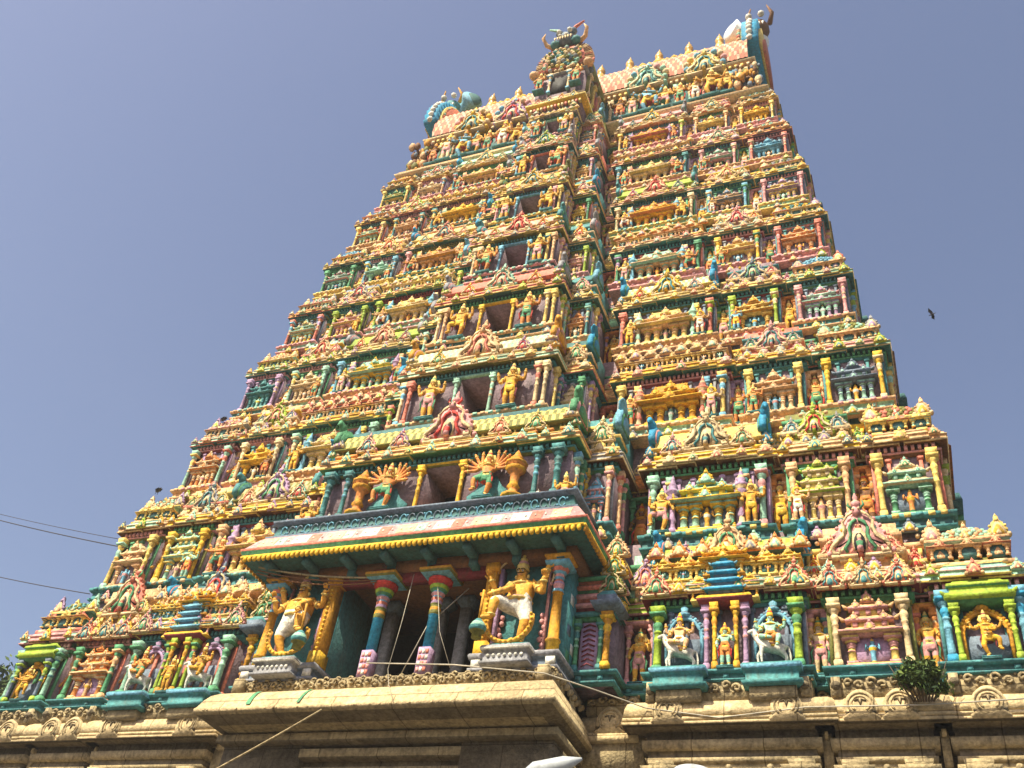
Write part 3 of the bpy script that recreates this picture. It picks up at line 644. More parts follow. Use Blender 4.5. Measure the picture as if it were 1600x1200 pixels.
# ---- one bay of one storey
def bay(core, st, x0, x1, yw, zb, zp, ze, zn, k, kind, side, colset, content=None, depth=3.0):
    j = jit(); yw = yw + j; y1 = yw + depth
    ec, lip, plc, und = colset; dz = ze - zp; zbm = ze - .34 * k
    plinth(st, x0, x1, yw - .30 * k, y1, zb, zp, k, plc, rc([plc, DTEAL if plc == TEAL else rc([PINK, MINT, TEAL])]))
    if content != 'open':
        box(core, x0, x1, yw, y1, zp - .05, ze + .3 * k, MAUVE)
        nb = max(2, int((x1 - x0) / (.42 * k))); pb = rc([TEAL, GRB, LIL, OLV, COR, GREY, GREEN])
        for q in range(nb + 1):
            xx = x0 + .06 + (x1 - x0 - .12) * q / nb
            box(core, xx - .05 * k, xx + .05 * k, yw - .07 * k, yw + .05, zp, zbm, pb); box(core, xx - .09 * k, xx + .09 * k, yw - .10 * k, yw + .05, zbm - .14 * k, zbm - .05 * k, pb); box(core, xx - .08 * k, xx + .08 * k, yw - .09 * k, yw + .05, zp, zp + .12 * k, pb)
    bc = rc([und, TEAL, GREEN, MAR, OLV, PINK])
    beam(core, x0, x1, yw, y1, zbm, ze + .002, k, bc, rc([bc, TEAL, PINK, GREEN]))
    eave(st, x0, x1, yw, y1, ze, k, ec, lip, und, kinds=(x1 - x0) > .5 * k)
    wd = x1 - x0; xc = (x0 + x1) / 2; pr = .105 * k; yp = yw - .22 * k
    if content == 'door':
        pc = rc(PILC)
        for xx in (x0 + .2 * k, x1 - .2 * k): pil(st, xx, yp, zp, zbm, pr, pc)
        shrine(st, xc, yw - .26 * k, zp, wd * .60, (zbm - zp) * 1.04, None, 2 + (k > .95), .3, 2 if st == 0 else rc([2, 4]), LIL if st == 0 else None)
    elif content == 'shala':
        pc = rc(PILC); vc = rc([GREY, COR, MINT, SKYB, LIL, PCH])
        for xx in (x0 + .2 * k, x1 - .2 * k): pil(st, xx, yp, zp, zbm, pr * 1.1, pc)
        mb = item('pillar', st); vase(mb, x0 + wd * .22, yp, zp, zbm + .05, .17 * k, vc, rc([vc, CRM])); mb = item('pillar', st); vase(mb, x1 - wd * .22, yp, zp, zbm + .05, .17 * k, vc, rc([vc, CRM]))
        for q in (-1, 1): pil(st, xc + q * wd * .315, yw - .12 * k, zp, zbm, .07 * k)
        shrine(st, xc, yw - .34 * k, zp, wd * .46, (zbm - zp) * 1.05, (rc([GOLD, YEL, COR, MINT, ORG, PYEL]),) * 2 + (rc([YEL, PCH, CRM]),), 2, .34, 4)
    elif content == 'corner':
        pc = rc(PILC)
        for xx in (x0 + .18 * k, x1 - .18 * k): pil(st, xx, yp, zp, zbm, pr, pc)
        shrine(st, xc, yw - .28 * k, zp, wd * .58, (zbm - zp) * 1.04, None, 2, .3, rc([2, 4]))
    elif content == 'niche':
        pc = rc(PILC)
        shrine(st, xc, yw - .16 * k, zp, wd * .8, (zbm - zp) * 1.0, None, 2, .25, 2)
    return y1
def parapet(core, st, x0, x1, yw, z0, z1, k, kind):
    h = z1 - z0; xc = (x0 + x1) / 2; wd = x1 - x0; j = jit()
    bc = rc([DTEAL, MAUVE, TEAL, OLV, PCH, MINT, GRB, COR])
    ins = .02 if kind != 'corner' else .22 * k
    box(core, x0 + ins, x1 - ins, yw + (.42 if kind != 'corner' else .62) * k + j, yw + 2.6, z0 - .3 * k, z1 + .02 - (.3 * h if kind == 'corner' else 0), bc)
    if kind == 'barrel':
        c = rc([PYEL, LIME, PCH, MINT, PINK, GREY]); barrel_group(st, x0 + .15 * k, x1 - .15 * k, yw - .12 * k, z0, h * 1.0, k, c, rc([PYEL, OLV, c]), rc([SKYB, BLUE, GREEN, GREY, TEAL]), big=min(1.25 * k, h * .95), nsm=1)
        return
    if kind == 'row':
        n = max(2, int(round(wd / (.62 * k)))); mb = item('parapet_shrine', st); a = rc([YEL, PYEL, ORG, PCH, COR])
        for i in range(n):
            xx = x0 + (i + .5) * wd / n
            pav(mb, xx, yw - .18 * k, z0, wd / n * .86, h * .62, (a, rc([a, PCH]), rc([PYEL, CRM])), 1, .4, 2, rc([DTEAL, DARK]))
        mould(mb, x0, x1, yw + .1 * k, yw + .5 * k, [(0, 0, bc), (.02 * k, .06 * k, rc([PCH, PINK])), (.12 * k, .06 * k, bc), (.14 * k, -.02 * k, bc)], z0 + h * .6)
        for i in range(n + 1): kudu(mb, x0 + i * wd / n, yw + .0 * k, z0 + h * .62, .5 * k, a, CRM, rc(KUDC), big=False)
        return
    if kind == 'corner':
        mb = item('parapet_shrine', st)
        a, b, c = rc([COR, PCH, YEL, PINK]), rc([TEAL, MINT, GREY, SKYB]), rc([PYEL, CRM, PCH])
        mould(mb, x0 + .05, x1 - .05, yw + .02, yw + 1.2 * k, [(0, .0, bc), (.02 * h, .1 * k, a), (.10 * h, .10 * k, a), (.13 * h, .0, bc), (.18 * h, .0, bc)], z0)
        for q, f in enumerate((.17, .5, .83)):
            pav(mb, x0 + wd * f, yw - .12 * k, z0 + .14 * h, wd * .27, h * .44, (rc([a, c, COR]), rc([b, c]), c), 1, .5, 2, DTEAL, False)
        for q in (1, 3): kudu(mb, x0 + wd * q * .25 + wd * .085 * (q - 2), yw + .0 * k, z0 + .18 * h, .42 * k, rc(KUDC), CRM, rc(KUDC), big=False, hh=1.1)
        mould(mb, x0 + .10 * k, x1 - .10 * k, yw + .22 * k, yw + 1.2 * k, [(0, 0, b), (.14 * h, 0, b), (.15 * h, .12 * k, c), (.21 * h, .10 * k, a), (.25 * h, -.02 * k, a)], z0 + .42 * h)
        cushion(mb, xc, yw + .62 * k, z0 + .64 * h, wd * (.34 if st == 0 else .40), (.26 if st == 0 else .36) * h, b if rc([0, 1]) else a, rc([b, OLV, PCH]), .45 * k)
        for q in (-1, 1): mb2 = mb; kudu(mb2, xc + q * wd * .40, yw + .2 * k, z0 + .62 * h, .55 * k, rc(KUDC), CRM, rc(KUDC), big=False, hh=1.2)
        kudu(mb, xc, yw + .16 * k, z0 + .60 * h, .46 * k, c, CRM, rc(KUDC), big=False, hh=1.1)
        return
    mb = item('parapet_shrine', st)
    c1, c2 = rc([PINK, PYEL, PCH, MINT, CRM, COR]), rc([YEL, GREEN, TEAL, PCH, PYEL])
    # two stepped mouldings
    mould(mb, x0 + .03, x1 - .03, yw + .05 * k, yw + .7 * k, [(0, 0, c2), (.03 * h, .10 * k, c2), (.12 * h, .10 * k, c1), (.16 * h, .0, bc), (.34 * h, 0., bc), (.36 * h, .10 * k, c1), (.44 * h, .12 * k, c1), (.50 * h, .0, bc), (.53 * h, -.04 * k, bc), (.68 * h, -.04 * k, c2), (.70 * h, .05 * k, c2), (.78 * h, .06 * k, c1), (.82 * h, -.05 * k, bc), (1.0 * h, -.05 * k, bc)], z0)
    n = max(2, int(wd / (.36 * k)))
    for i in range(n):
        xx = x0 + (i + .5) * wd / n
        box(mb, xx - .06 * k, xx + .06 * k, yw - .01 * k, yw + .1 * k, z0 + .17 * h, z0 + .33 * h, rc([CRM, c1, PYEL, c2]))
        box(mb, xx - .05 * k, xx + .05 * k, yw + .02 * k, yw + .1 * k, z0 + .53 * h, z0 + .67 * h, rc([CRM, c2, PYEL]))
    for i in range(n):
        if i % 2: ball(mb, x0 + (i + .5) * wd / n, yw - .02 * k, z0 + .88 * h, .07 * k, rc(KUDC), 6, 4)
    if kind == 'kudus':
        if wd > 1.5 * k:
            arch(st, xc, yw - .02 * k, z0 + .28 * h, min(1.05 * k, wd * .5), hh=1.1)
            cc = rc(KUDC)
            for s_ in (-1, 1): arch(st, xc + s_ * wd * .36, yw + .0 * k, z0 + .36 * h, .56 * k, cc)
            for s_ in (-.42, -.14, .14, .42): kudu(mb, xc + s_ * wd, yw - .14 * k, z0 + .02 * h, .42 * k, rc(KUDC), CRM, rc(KUDC), big=False)
        else:
            arch(st, xc, yw - .02 * k, z0 + .3 * h, min(.75 * k, wd * .8), hh=1.15)
            kudu(mb, xc, yw - .12 * k, z0 + .0 * h, .5 * k, rc(KUDC), CRM, rc(KUDC), big=False)

SIDE = {-1: 'left', 1: 'right'}
STC = ['orange', 'golden', 'yellow', 'pink', 'green', 'golden', 'orange', 'brown', 'white', 'blue', 'orange', 'yellow']
storeys = []
Q = []
for st in range(8):
    zprev = ZE[st - 1] if st else None
    dz = (ZE[st] - ZE[st - 1]) if st else 4.97
    k = dz / 4.97
    ze = ZE[st]; zb = 0.25 if st == 0 else ZE[st - 1] + .40 * dz
    zp = .55 if st == 0 else zb + .10 * dz
    zt = ze + .44 * k
    zn = ZE[st] + .40 * (ZE[st + 1] - ZE[st]) if st < 7 else ze + 1.35
    ov = .32 * k; W = WE[st] - ov; yw = YE[st] + ov
    O = OE[st] - ov * .6; C = CE[st] - ov
    core = MB(); core.name = 'storey'
    # inner mass
    XN = (WE[st + 1] - .32 if st < 7 else 10.0) - .15
    if st:
        box(core, -(W - .3), W - .3, yw + .75, 2 * YC - yw - .75, zb - .3, ze + .45 * k, MAUVE)
        box(core, -XN, XN, yw + .78, 2 * YC - yw - .78, ze, zn + .4, MAUVE)
    else:
        box(core, -(W - .3), -4.55, yw + .6, 2 * YC - yw - .75, zb - .3, ze + .45, MAUVE); box(core, 4.55, W - .3, yw + .6, 2 * YC - yw - .75, zb - .3, ze + .45, MAUVE)
        box(core, -XN, -4.55, yw + .63, 2 * YC - yw - .78, ze, zn + .4, MAUVE); box(core, 4.55, XN, yw + .63, 2 * YC - yw - .78, ze, zn + .4, MAUVE)
        box(core, -4.6, 4.6, 3.5, 2 * YC - yw - .75, zb - .3, zn + .4, MAUVE); box(core, -4.6, 4.6, yw + .3, 3.6, 3.9, zn + .4, MAUVE)
    scheme = SCH[st]
    L = W - O; X = [O + L * f for f in (.09, .49, .54, .745, .80, 1.0)]
    for sd_ in (-1, 1):
        S = SIDE[sd_]
        def mk(xa, xb): return (xa, xb) if sd_ > 0 else (-xb, -xa)
        ev = EAVES[st]; kw = dict()
        spec = [  # x range, set-back, content, parapet
            (O - .02, X[0] + .02, .85 if st else .5, 'niche', 'kudus'), (X[0], X[1], -.12, 'shala', 'barrel' if st % 2 else 'row'),
            (X[1] - .02, X[2] + .02, .45, 'niche', 'kudus'), (X[2], X[3], -.03, 'door', 'kudus'),
            (X[3] - .02, X[4] + .02, .5, 'niche', 'kudus'), (X[4], X[5], .0, 'corner', 'corner')]
        for bi, (xa, xb, sb, cont, par) in enumerate(spec):
            a, b = mk(xa, xb); yb = yw + sb * k
            cs = (ev[(bi + (bi > 2)) % 3] if bi in (1, 3, 5) else rc(ev), scheme[1], scheme[2], scheme[3])
            hb = 1.0 if bi in (1, 3, 5) else .93
            zee = ze - (0 if bi in (1, 3, 5) else .10 * k)
            if st == 0 and bi == 1:
                cs = (MINT, PINK, TEAL, MAR); cont = None
            if st == 0 and bi == 5: cont = None
            if bi in (0, 2, 4): cont = None
            bay(core, st, a, b, yb, zb, zp, zee, zn, k, None, sd_, cs, cont, depth=3.2)
            parapet(core, st, a, b, yb, zee + .44 * k, zn, k, par)
            xc = (a + b) / 2; wd = b - a; zbm = zee - .34 * k
            # recess niches: slim pillars and a statue between them
            if bi in (0, 2, 4):
                pc = rc([COR, ORG, PCH, PINK, LIL, GREEN]); hN = (zbm - zp)
                for q in (-1, 1): pil(st, xc + q * wd * .36, yb - .22 * k, zp, zbm, .075 * k, pc)
                mb = item('miniature_shrine', st)
                mould(mb, xc - wd * .42, xc + wd * .42, yb - .30 * k, yb + .2, [(0, 0, pc), (.02 * k, .05 * k, pc), (.10 * k, .06 * k, rc(ROOFC)), (.16 * k, 0, pc)], zbm - .02)
                where = {0: 'between the central and the wide bay', 2: 'between the wide and the narrow bay', 4: 'between the narrow and the corner bay'}[bi]
                Q.append((rc(['stand', 'four', 'stand']), STC[(st * 5 + bi * 3 + (sd_ > 0) * 2) % 12], xc, yb - .24 * k, zp, hN * .92, f'{where}, {S} side, {ORD[st]} painted storey'))
            if bi == 1 and st > 0:
                for q in (-1, 1):
                    inn = 'inner' if q * sd_ < 0 else 'outer'
                    Q.append((rc(['four', 'stand', 'club', 'dance']), STC[(st * 7 + q + (sd_ > 0) * 5) % 12], xc + q * wd * .36, yb - .34 * k, zp, (zbm - zp) * .74, f'at the {inn} end of the wide bay, {S} side, {ORD[st]} painted storey'))
            if bi == 3 and st > 0 and st < 7:
                for q in (-1, 1):
                    inn = 'inner' if q * sd_ < 0 else 'outer'
                    if inn == 'outer': continue
                    Q.append((rc(['four', 'stand']), STC[(st * 3 + q + (sd_ > 0)) % 12], xc + q * wd * .33, yb - .36 * k, zp, (zbm - zp) * .62, f'in the narrow bay, {S} side, {ORD[st]} painted storey'))
        # side bay beyond the central projection
        kk = k
        a, b = mk(C - .05, O); yb = yw - 1.0
        if st > 0:
            cs = (rc(ev), scheme[1], scheme[2], scheme[3])
            bay(core, st, a, b, yb, zb, zp, ze - .1 * k, zn, k, None, sd_, cs, None, depth=3.0)
            parapet(core, st, a, b, yb, ze + .34 * k, zn, k, 'kudus')
            for t_ in range(2): pillar(core, (b + .12 * k) if sd_ > 0 else (a - .12 * k), yb + (.2 + .4 * t_) * k, zp, ze - .35 * k, .08 * k, rc(PILC), rc(PILC), CRM)
            mb = item('wagon_roof', st)   # blue or green gable beast at the outer end
            gc = rc([BLUE, GREEN, GREY, SKYB])
            gable(mb, (b if sd_ > 0 else a) + sd_ * .10 * k, yb + .35 * k, zn - .35 * k, .5 * k, .75 * k, .2 * k, (gc, rc([PINK, GREEN]), gc), n=16, face=sd_, beads=False)
            tube(mb, [((b if sd_ > 0 else a) + sd_ * .05 * k, yb + .2 * k, zn + .2 * k), ((b if sd_ > 0 else a) + sd_ * .08 * k, yb - .05 * k, zn + .55 * k), ((b if sd_ > 0 else a) + sd_ * .12 * k, yb - .2 * k, zn + .5 * k)], [.16 * k, .13 * k, .04 * k], gc, 6)
            zbm = ze - .44 * k; wd = b - a; xc = (a + b) / 2
            for q in (-1, 1): pil(st, xc + q * wd * .40, yb - .22 * k, zp, zbm, .085 * k)
            shrine(st, xc, yb - .2 * k, zp, wd * .48, (zbm - zp) * 1.0, None, 2, .25, 2)
    # ---- central bay with the window
    if st > 0:
        yb = yw - 1.92 + jit() if st > 1 else -.58
        zp0 = zp
        if st == 1: zp = 5.58
        dep = 3.0; hw = min(.50 * k + .12, C * .32); zw0 = zp + .0; zw1 = ze - .44 * k
        if st == 1: hw = .60; zw1 = 7.30
        plinth(st, -C, C, yb - .25 * k, yb + dep, zb, zp, k, scheme[2] if st > 1 else GOLD, DTEAL)
        wc = MAUVE
        box(core, -C, -hw, yb, yb + dep, zp - .05, ze + .3 * k, wc); box(core, hw, C, yb, yb + dep, zp - .05, ze + .3 * k, wc)
        box(core, -hw, hw, yb + .002, yb + dep, zw1, ze + .3 * k, wc)
        wm = item('window', st); wf = item('window_frame', st)
        box(wm, -hw - .1, hw + .1, yb + 1.5, yb + 1.6, zp - .1, zw1 + .1, DARK)  # black sheet stands for the unlit depth behind the window
        fc = rc([YEL, LIME, SKYB, COR, MINT]) if st > 1 else YEL
        for q in (-1, 1):
            pillar(wf, q * (hw + .13 * k), yb - .08 * k, zp, zw1 + .12 * k, .085 * k, fc, fc, rc([CRM, fc]))
        mould(wf, -hw - .2 * k, hw + .2 * k, yb - .05, yb + .1, [(0, 0, fc), (.02, .06 * k, fc), (.1 * k, .06 * k, fc), (.12 * k, 0, fc)], zw1 + .12 * k)
        beam(core, -C, C, yb, yb + dep, ze - .30 * k, ze + .001, k, rc([DTEAL, OLV]), rc([GREEN, TEAL]))
        eave(st, -C, C, yb, yb + dep, ze, k, [0, PCH, MINT, COR, PINK, PYEL, PINK, PYEL][st], [0, ORG, CRM, PINK, PINK, COR, CRM, PYEL][st], [0, GREEN, OLV, DTEAL, OLV, MAUVE, DTEAL, GREY][st])
        box(core, -C + .05, C - .05, yb + .35 * k, yb + dep - .1, ze, zn + .1, rc([OLV, GOLD, DTEAL]))
        barrel_group(st, -C + .1 * k, C - .1 * k, yb - .10 * k, ze + .44 * k, zn - ze - .44 * k, k, [0, PYEL, MINT, COR, PINK, YEL, GREY, PYEL][st], [0, OLV, CRM, COR, PCH, PYEL, MINT, CRM][st], [0, GREEN, GOLD, GREY, TEAL, OLV, GREY, TEAL][st], big=1.55 * k if st < 3 else 1.25 * k, nsm=2 if st == 1 else 1) if st < 7 else None
        for q in (-1, 1):
            for t_ in range(3): pillar(core, q * (C + .13 * k), yb + (.22 + .42 * t_) * k, zp0, ze - .3 * k, .085 * k, rc(PILC), rc(PILC), CRM)
            kudu(core, q * (C - .1 * k), yb - .2 * k, ze + .9 * k, .5 * k, rc(KUDC), CRM, rc(KUDC), big=False)
            if st == 1:
                mb = item('pillar', st); vase(mb, q * 2.62, yb - .32, zp, zw1 + .1, .27, GOLD, ORG)
                pil(st, q * 3.25, yb - .25, zp, ze - .3 * k, .10, TEAL, DTEAL, SKYB)
                pil(st, q * 3.92, yb - .25, zp, ze - .3 * k, .13, TEAL, DTEAL, TEAL)
                box(core, q * 1.7 - .8, q * 1.7 + .8, yb - .32, yb, zp, zp + .10, GOLD)
                mb = item('panel', st); prism(mb, [(-.62, 0), (.62, 0), (.72, .35), (.4, .62), (.2, 1.0), (-.2, 1.0), (-.4, .62), (-.72, .35)], 0, .05, TEAL, origin=(q * 1.72, yb - .07, zp + .12))
                Q.append(('fan', 'orange', q * 1.70, yb - .34, zp + .08, 1.80, f'on the {SIDE[q]} of the lowest large window', R(0)))
            else:
                room = C - hw - .3 * k; xs_ = q * (hw + .3 * k + room * .34)
                Q.append((rc(['four', 'club', 'four']), ['golden', 'orange', 'yellow'][(st + (q > 0)) % 3], xs_, yb - .30 * k, zp, (ze - .38 * k - zp) * 1.06, f'{SIDE[q]} of the central window, {ORD[st]} painted storey'))
                if room > .8 * k:
                    pil(st, q * (C - .42 * k), yb - .22 * k, zp, ze - .3 * k, .10 * k); 
                pil(st, q * (C - .12 * k), yb - .20 * k, zp, ze - .3 * k, .10 * k)
    if st: zp = zp0
    # ---- flanks of the tower: a projecting bay on each side
    for sd_ in (-1, 1):
        xa, xb = (W - .5, W + .28) if sd_ > 0 else (-W - .28, -W + .5)
        ya, yb2 = YC - (YC - yw) * .52, YC + (YC - yw) * .52
        box(core, xa, xb, ya, yb2, zb, ze + .5 * k, MAUVE)
        for (za, zc, o, c) in ((zb, zp, .15, DTEAL), (ze, ze + .3 * k, .3, DTEAL), (ze + .45 * k, ze + .6 * k, .04, COR)):
            mould(core, xa, xb, ya, yb2, [(0, o * k, c), ((zc - za), o * k * .8, c)], za)
        for q in range(5):
            yy = ya + (yb2 - ya) * (q + .5) / 5; xx = W + .28 + .12
            pillar(core, sd_ * xx, yy, zp, ze, .12 * k, rc(PILC), rc(PILC))
        for q in range(4):
            yy = yw + .5 + (ya - yw - .8) * (q + .5) / 4
            pillar(core, sd_ * (W + .1), yy, zp, ze, .10 * k, rc(PILC), rc(PILC))
            ball(core, sd_ * (W - .1), yy, ze + .7 * k, .25 * k, rc(ROOFC), 8, 6)
        if st: mould(core, -W, W, yw + .5, 2 * YC - yw - .5, [(0, .38 * k, scheme[0]), (.25 * k, .25 * k, scheme[0]), (.4 * k, .1, scheme[1])], ze + .01)
        if sd_ < 0: continue
    storeys.append(core)

# ------------------------------------------------------------------ lowest painted storey: riders, niches, lime shrine
st = 0; k = 1.0; yw0 = YE[0] + .32; zp = .55; ze = ZE[0]
W = WE[0] - .32; O = OE[0] - .19; L = W - O; X = [O + L * f for f in (.09, .49, .54, .745, .80, 1.0)]
def horse_rider(x, y, z, s, colour, side, which, hc):
    def ex(mb): pass
    mb = MB(); mb.merge(FIG['horse'], Matrix.Translation((0, 0, 0)), (hc, BRN, YEL, PCH))
    o = mb.build('horse_statue', smooth=True, origin=(0, 0, 0)); o.location = (x, y, z); o.scale = (s, s, s)
    tag(o, f'white stucco horse carrying the {colour} rider, {which} of the two horses on the {side} wing', 'horse statue', 'horse statues on the lowest storey')
    pal = SPAL[colour]; m2 = MB(); m2.merge(FIG['sit'], None, pal); o2 = m2.build('rider_statue', smooth=True, origin=(0, 0, 0))
    o2.location = (x, y - .10 * s, z + .64 * s); o2.scale = (s * 1.38,) * 3; o.rotation_euler.z = R(18)
    tag(o2, f'{colour} four-armed rider seated on the {which} white horse of the {side} wing', 'statue', 'riders on the lowest storey')
    STAT.append(o2)
def halo(st, x, y, z, w, h, c, c2):
    mb = item('halo_arch', st); n = 22; pts = []
    for i in range(n + 1):
        t = math.pi * i / n; pts.append((x - w / 2 * math.cos(t), y, z + h * .45 + h * .55 * math.sin(t)))
    pts = [(x - w / 2, y, z)] + pts + [(x + w / 2, y, z)]
    tube(mb, pts, .055, c, 6)
    for i in range(1, n, 1):
        t = math.pi * i / n; ball(mb, x - (w / 2 + .07) * math.cos(t), y, z + h * .45 + (h * .55 + .07) * math.sin(t), .055, c if i % 2 else c2, 6, 4)
    lathe(mb, x, y, [(0, .14, c), (.08, .17, c2), (.16, .08, c), (.24, .12, c), (.34, .02, c2)], 7, z + h + .03)
    box(mb, x - w / 2 + .04, x + w / 2 - .04, y + .10, y + .14, z, z + h * .55, GRB)
def mk(s_, xa, xb): return (xa, xb) if s_ > 0 else (-xb, -xa)
for s_ in (-1, 1):
    S = SIDE[s_]
    a, b = mk(s_, X[0], X[1]); wd = b - a; xc = (a + b) / 2; yb = yw0 - .12; zbm = ze - .34
    pcol = LIME if s_ > 0 else MINT
    for xx in (a + .2, b - .2): pil(0, xx, yb - .24, zp, zbm, .13, pcol, rc([GREEN, LIME]), pcol)
    for q in (-1, 1):
        hx = xc + q * wd * .29
        # jutting plinth block, horse, rider and arch
        mb = item('plinth', 0); mould(mb, hx - .62, hx + .62, yb - .62, yb - .1, [(0, .06, TEAL), (.10, .10, SKYB), (.14, .0, TEAL), (.36, .0, TEAL), (.40, .08, SKYB), (.50, .10, TEAL), (.56, .05, TEAL)], 0.0)
        box(mb, hx - .55, hx + .55, yb - .55, yb, -.28, .02, STN)
        halo(0, hx + .05, yb - .15, zp + .35, .92, 1.22, SKYB if s_ > 0 else LIL, GRB)
        colr = {(-1, -1): 'orange', (-1, 1): 'golden', (1, -1): 'pink', (1, 1): 'green'}[(s_, q)]
        horse_rider(hx, yb - .36, zp, .94, colr, S, 'left-hand' if q < 0 else 'right-hand', WHT)
        pil(0, xc + q * wd * .125, yb - .26, zp, zbm, .085, LIL if s_ > 0 else LIME, LIL if s_ > 0 else GREEN, PINK)
    for q in (-1, 1): pil(0, xc + q * .27, yb - .34, zp, zbm, .075, YEL if s_ > 0 else LIME, GOLD, YEL)
    mb = item('miniature_shrine', 0); mould(mb, xc - .62, xc + .62, yb - .42, yb + .1, [(0, 0, MAR), (.05, .04, MAR), (.12, .10, YEL), (.2, .06, YEL), (.26, 0, YEL)], zbm - .02)
    tcol = BLUE if s_ > 0 else SKYB
    for t in range(4):
        ww = .44 - .07 * t; zz = zbm + .24 + t * .24
        mould(mb, xc - ww, xc + ww, yb - .50, yb, [(0, -.04, GRB), (.07, -.04, tcol), (.08, .06, tcol), (.14, .05, SKYB), (.2, -.02, tcol), (.24, -.05, tcol)], zz)
        horns(mb, xc - ww - .04, xc + ww + .04, yb - .54, zz + .1, .08, SKYB)
    lathe(mb, xc, yb - .3, [(0, .14, tcol), (.08, .18, SKYB), (.16, .08, tcol), (.3, .1, SKYB), (.44, .01, tcol)], 8, zbm + 1.2)
    for q in (-1, 1):
        mb = item('miniature_shrine', 0); pav(mb, xc + q * .66, yb - .40, zbm + .08, .42, .82, (YEL, GOLD, PYEL) if s_ > 0 else (COR, PINK, YEL), 2, .3, 2)
    Q.append(('stand', 'green' if s_ > 0 else 'golden', xc, yb - .38, zp, 1.22, f'between the two horses of the {S} wing'))
    # two-tier row of small shrines above the wide bay
    mb = item('parapet_shrine', 0); zt0 = ze + .46; gc = YEL
    for i in range(7):
        if i == 3: continue
        xx = a + (i + .5) * wd / 7; cc = (YEL, PYEL if s_ > 0 else rc([TEAL, PINK]), PYEL)
        pav(mb, xx, yb - .28, zt0, wd / 7 * .9, .80, cc, 2, .4, 2, DTEAL)
    pav(mb, xc, yb - .40, zt0, wd / 7 * 1.9, 1.05, (YEL, PYEL if s_ > 0 else TEAL, GOLD), 2, .4, 4, BRN)
    bg_ = [LIME, PYEL]
    barrel_group(0, a + .05, b - .05, yb + .30, zt0 + .72, 1.02, .9, LIME if s_ > 0 else PYEL, PYEL, BLUE, big=1.15, nsm=1)
    for q in (-1, 1): arch(0, xc + q * wd * .46, yb - .42, ze - .02, .66, COR if s_ > 0 else PINK, CRM, GREEN)
    # narrow bay: door shrine with a lilac panel
    a, b = mk(s_, X[2], X[3]); xc = (a + b) / 2; yb = yw0 - .03
    for q in (-.9, 0, .9): arch(0, xc + q * .9, yb - .42, ze - .1, .62, COR if q else PCH, CRM, TEAL)
    arch(0, xc, yb - .05, ze + .95, 1.35, PINK if s_ > 0 else COR, CRM, GREEN, hh=1.15)
    # corner bay: lime shrine with golden dancer
    a, b = mk(s_, X[4], X[5]); wd = b - a; xc = (a + b) / 2; yb = yw0
    for xx in (a + .18, b - .16): pil(0, xx, yb - .24, zp, zbm, .12, SKYB if s_ > 0 else MINT, BLUE if s_ > 0 else GREEN, SKYB if s_ > 0 else TEAL)
    lc = LIME
    for q in (-1, 1): pil(0, xc + q * .60, yb - .34, zp, 2.02, .08, lc if s_ > 0 else GRB, lc, lc)
    mb = item('miniature_shrine', 0)
    mould(mb, xc - .66, xc + .66, yb - .44, yb + .1, [(0, 0, GREEN), (.06, .04, lc), (.14, .12, lc), (.24, .08, lc), (.3, -.02, lc), (.42, -.02, GREEN), (.44, .04, lc), (.52, .02, lc), (.6, -.1, lc), (.7, -.16, lc)], 2.0)
    horns(mb, xc - .66, xc + .66, yb - .5, 2.2, .14, lc)
    halo(0, xc, yb - .18, zp + .1, 1.0, 1.2, GOLD, YEL)
    Q.append(('dance', 'golden', xc, yb - .38, zp, 1.22, f'under the lime shrine of the {S} corner bay'))
    # wall between porch and wide bay: green door frame with purple panel
    a, b = mk(s_, 4.55, O); yb = yw0 - .55; box(storeys[0], a, b, yb, yb + 2, .2, 2.2, MAUVE)
    for t in range(6): mould(storeys[0], a, b - .0, yb + .05 * t, yb + 2, [(0, -.05, DTEAL), (.07, -.05, DTEAL), (.08, .05, [PINK, LIL, PCH, MINT, COR, PYEL][t]), (.17, .05, [PINK, LIL, PCH, MINT, COR, PYEL][t]), (.24, -.02, OLV), (.34, -.05, OLV)], 2.2 + .34 * t)
    for t in range(3): arch(0, (b if s_ > 0 else a) - .1 * s_, yb + .02 + .12 * t, 2.3 + .6 * t, .55, [PYEL, PINK, COR][t], CRM, GREEN)
    plinth(0, a, b, yb - .12, yb + 1, .2, .55, 1, TEAL, DTEAL)
    xs = xc = (a + b) / 2 - .1 * s_
    for q in (-1, 1): pil(0, xs + q * .33, yb - .16, .55, 2.0, .08, GREEN, TEAL, MINT)
    mb = item('panel', 0); box(mb, xs - .24, xs + .24, yb - .12, yb + .02, .55, 1.95, LIL)
    for t in range(9): tube(mb, [(xs - .17, yb - .13, .7 + t * .14), (xs, yb - .16, .77 + t * .14), (xs + .17, yb - .13, .7 + t * .14)], .022, MAR, 4)
    mb = item('miniature_shrine', 0)
    for t, (c1, c2) in enumerate([(TEAL, GREEN), (PINK, MAR), (PINK, COR), (COR, GREEN), (GREEN, COR)]):
        ww = .62 - .03 * t
        mould(mb, xs - ww, xs + ww, yb - .2, yb + .3, [(0, -.02, c2), (.09, -.02, c1), (.1, .09, c1), (.17, .08, c1), (.24, -.0, c2), (.27, -.04, c2)], 2.0 + t * .27)
    pil(0, b - .16 if s_ > 0 else a + .16, yb - .24, .55, 2.15, .11, GOLD, YEL, GOLD)
    cap = item('miniature_shrine', 0); cx_ = b - .16 if s_ > 0 else a + .16
    mould(cap, cx_ - .15, cx_ + .15, yb - .4, yb + .1, [(0, 0, GRB), (.08, .2, GRB), (.2, .26, GREY), (.3, .1, GRB), (.42, .12, TEAL), (.6, .0, GREEN)], 2.12)
    for t in range(3): arch(0, cx_ + .05 * s_, yb - .25 + .1 * t, 2.75 + .62 * t, .62, [OLV, YEL, PCH][t], CRM, GREEN)

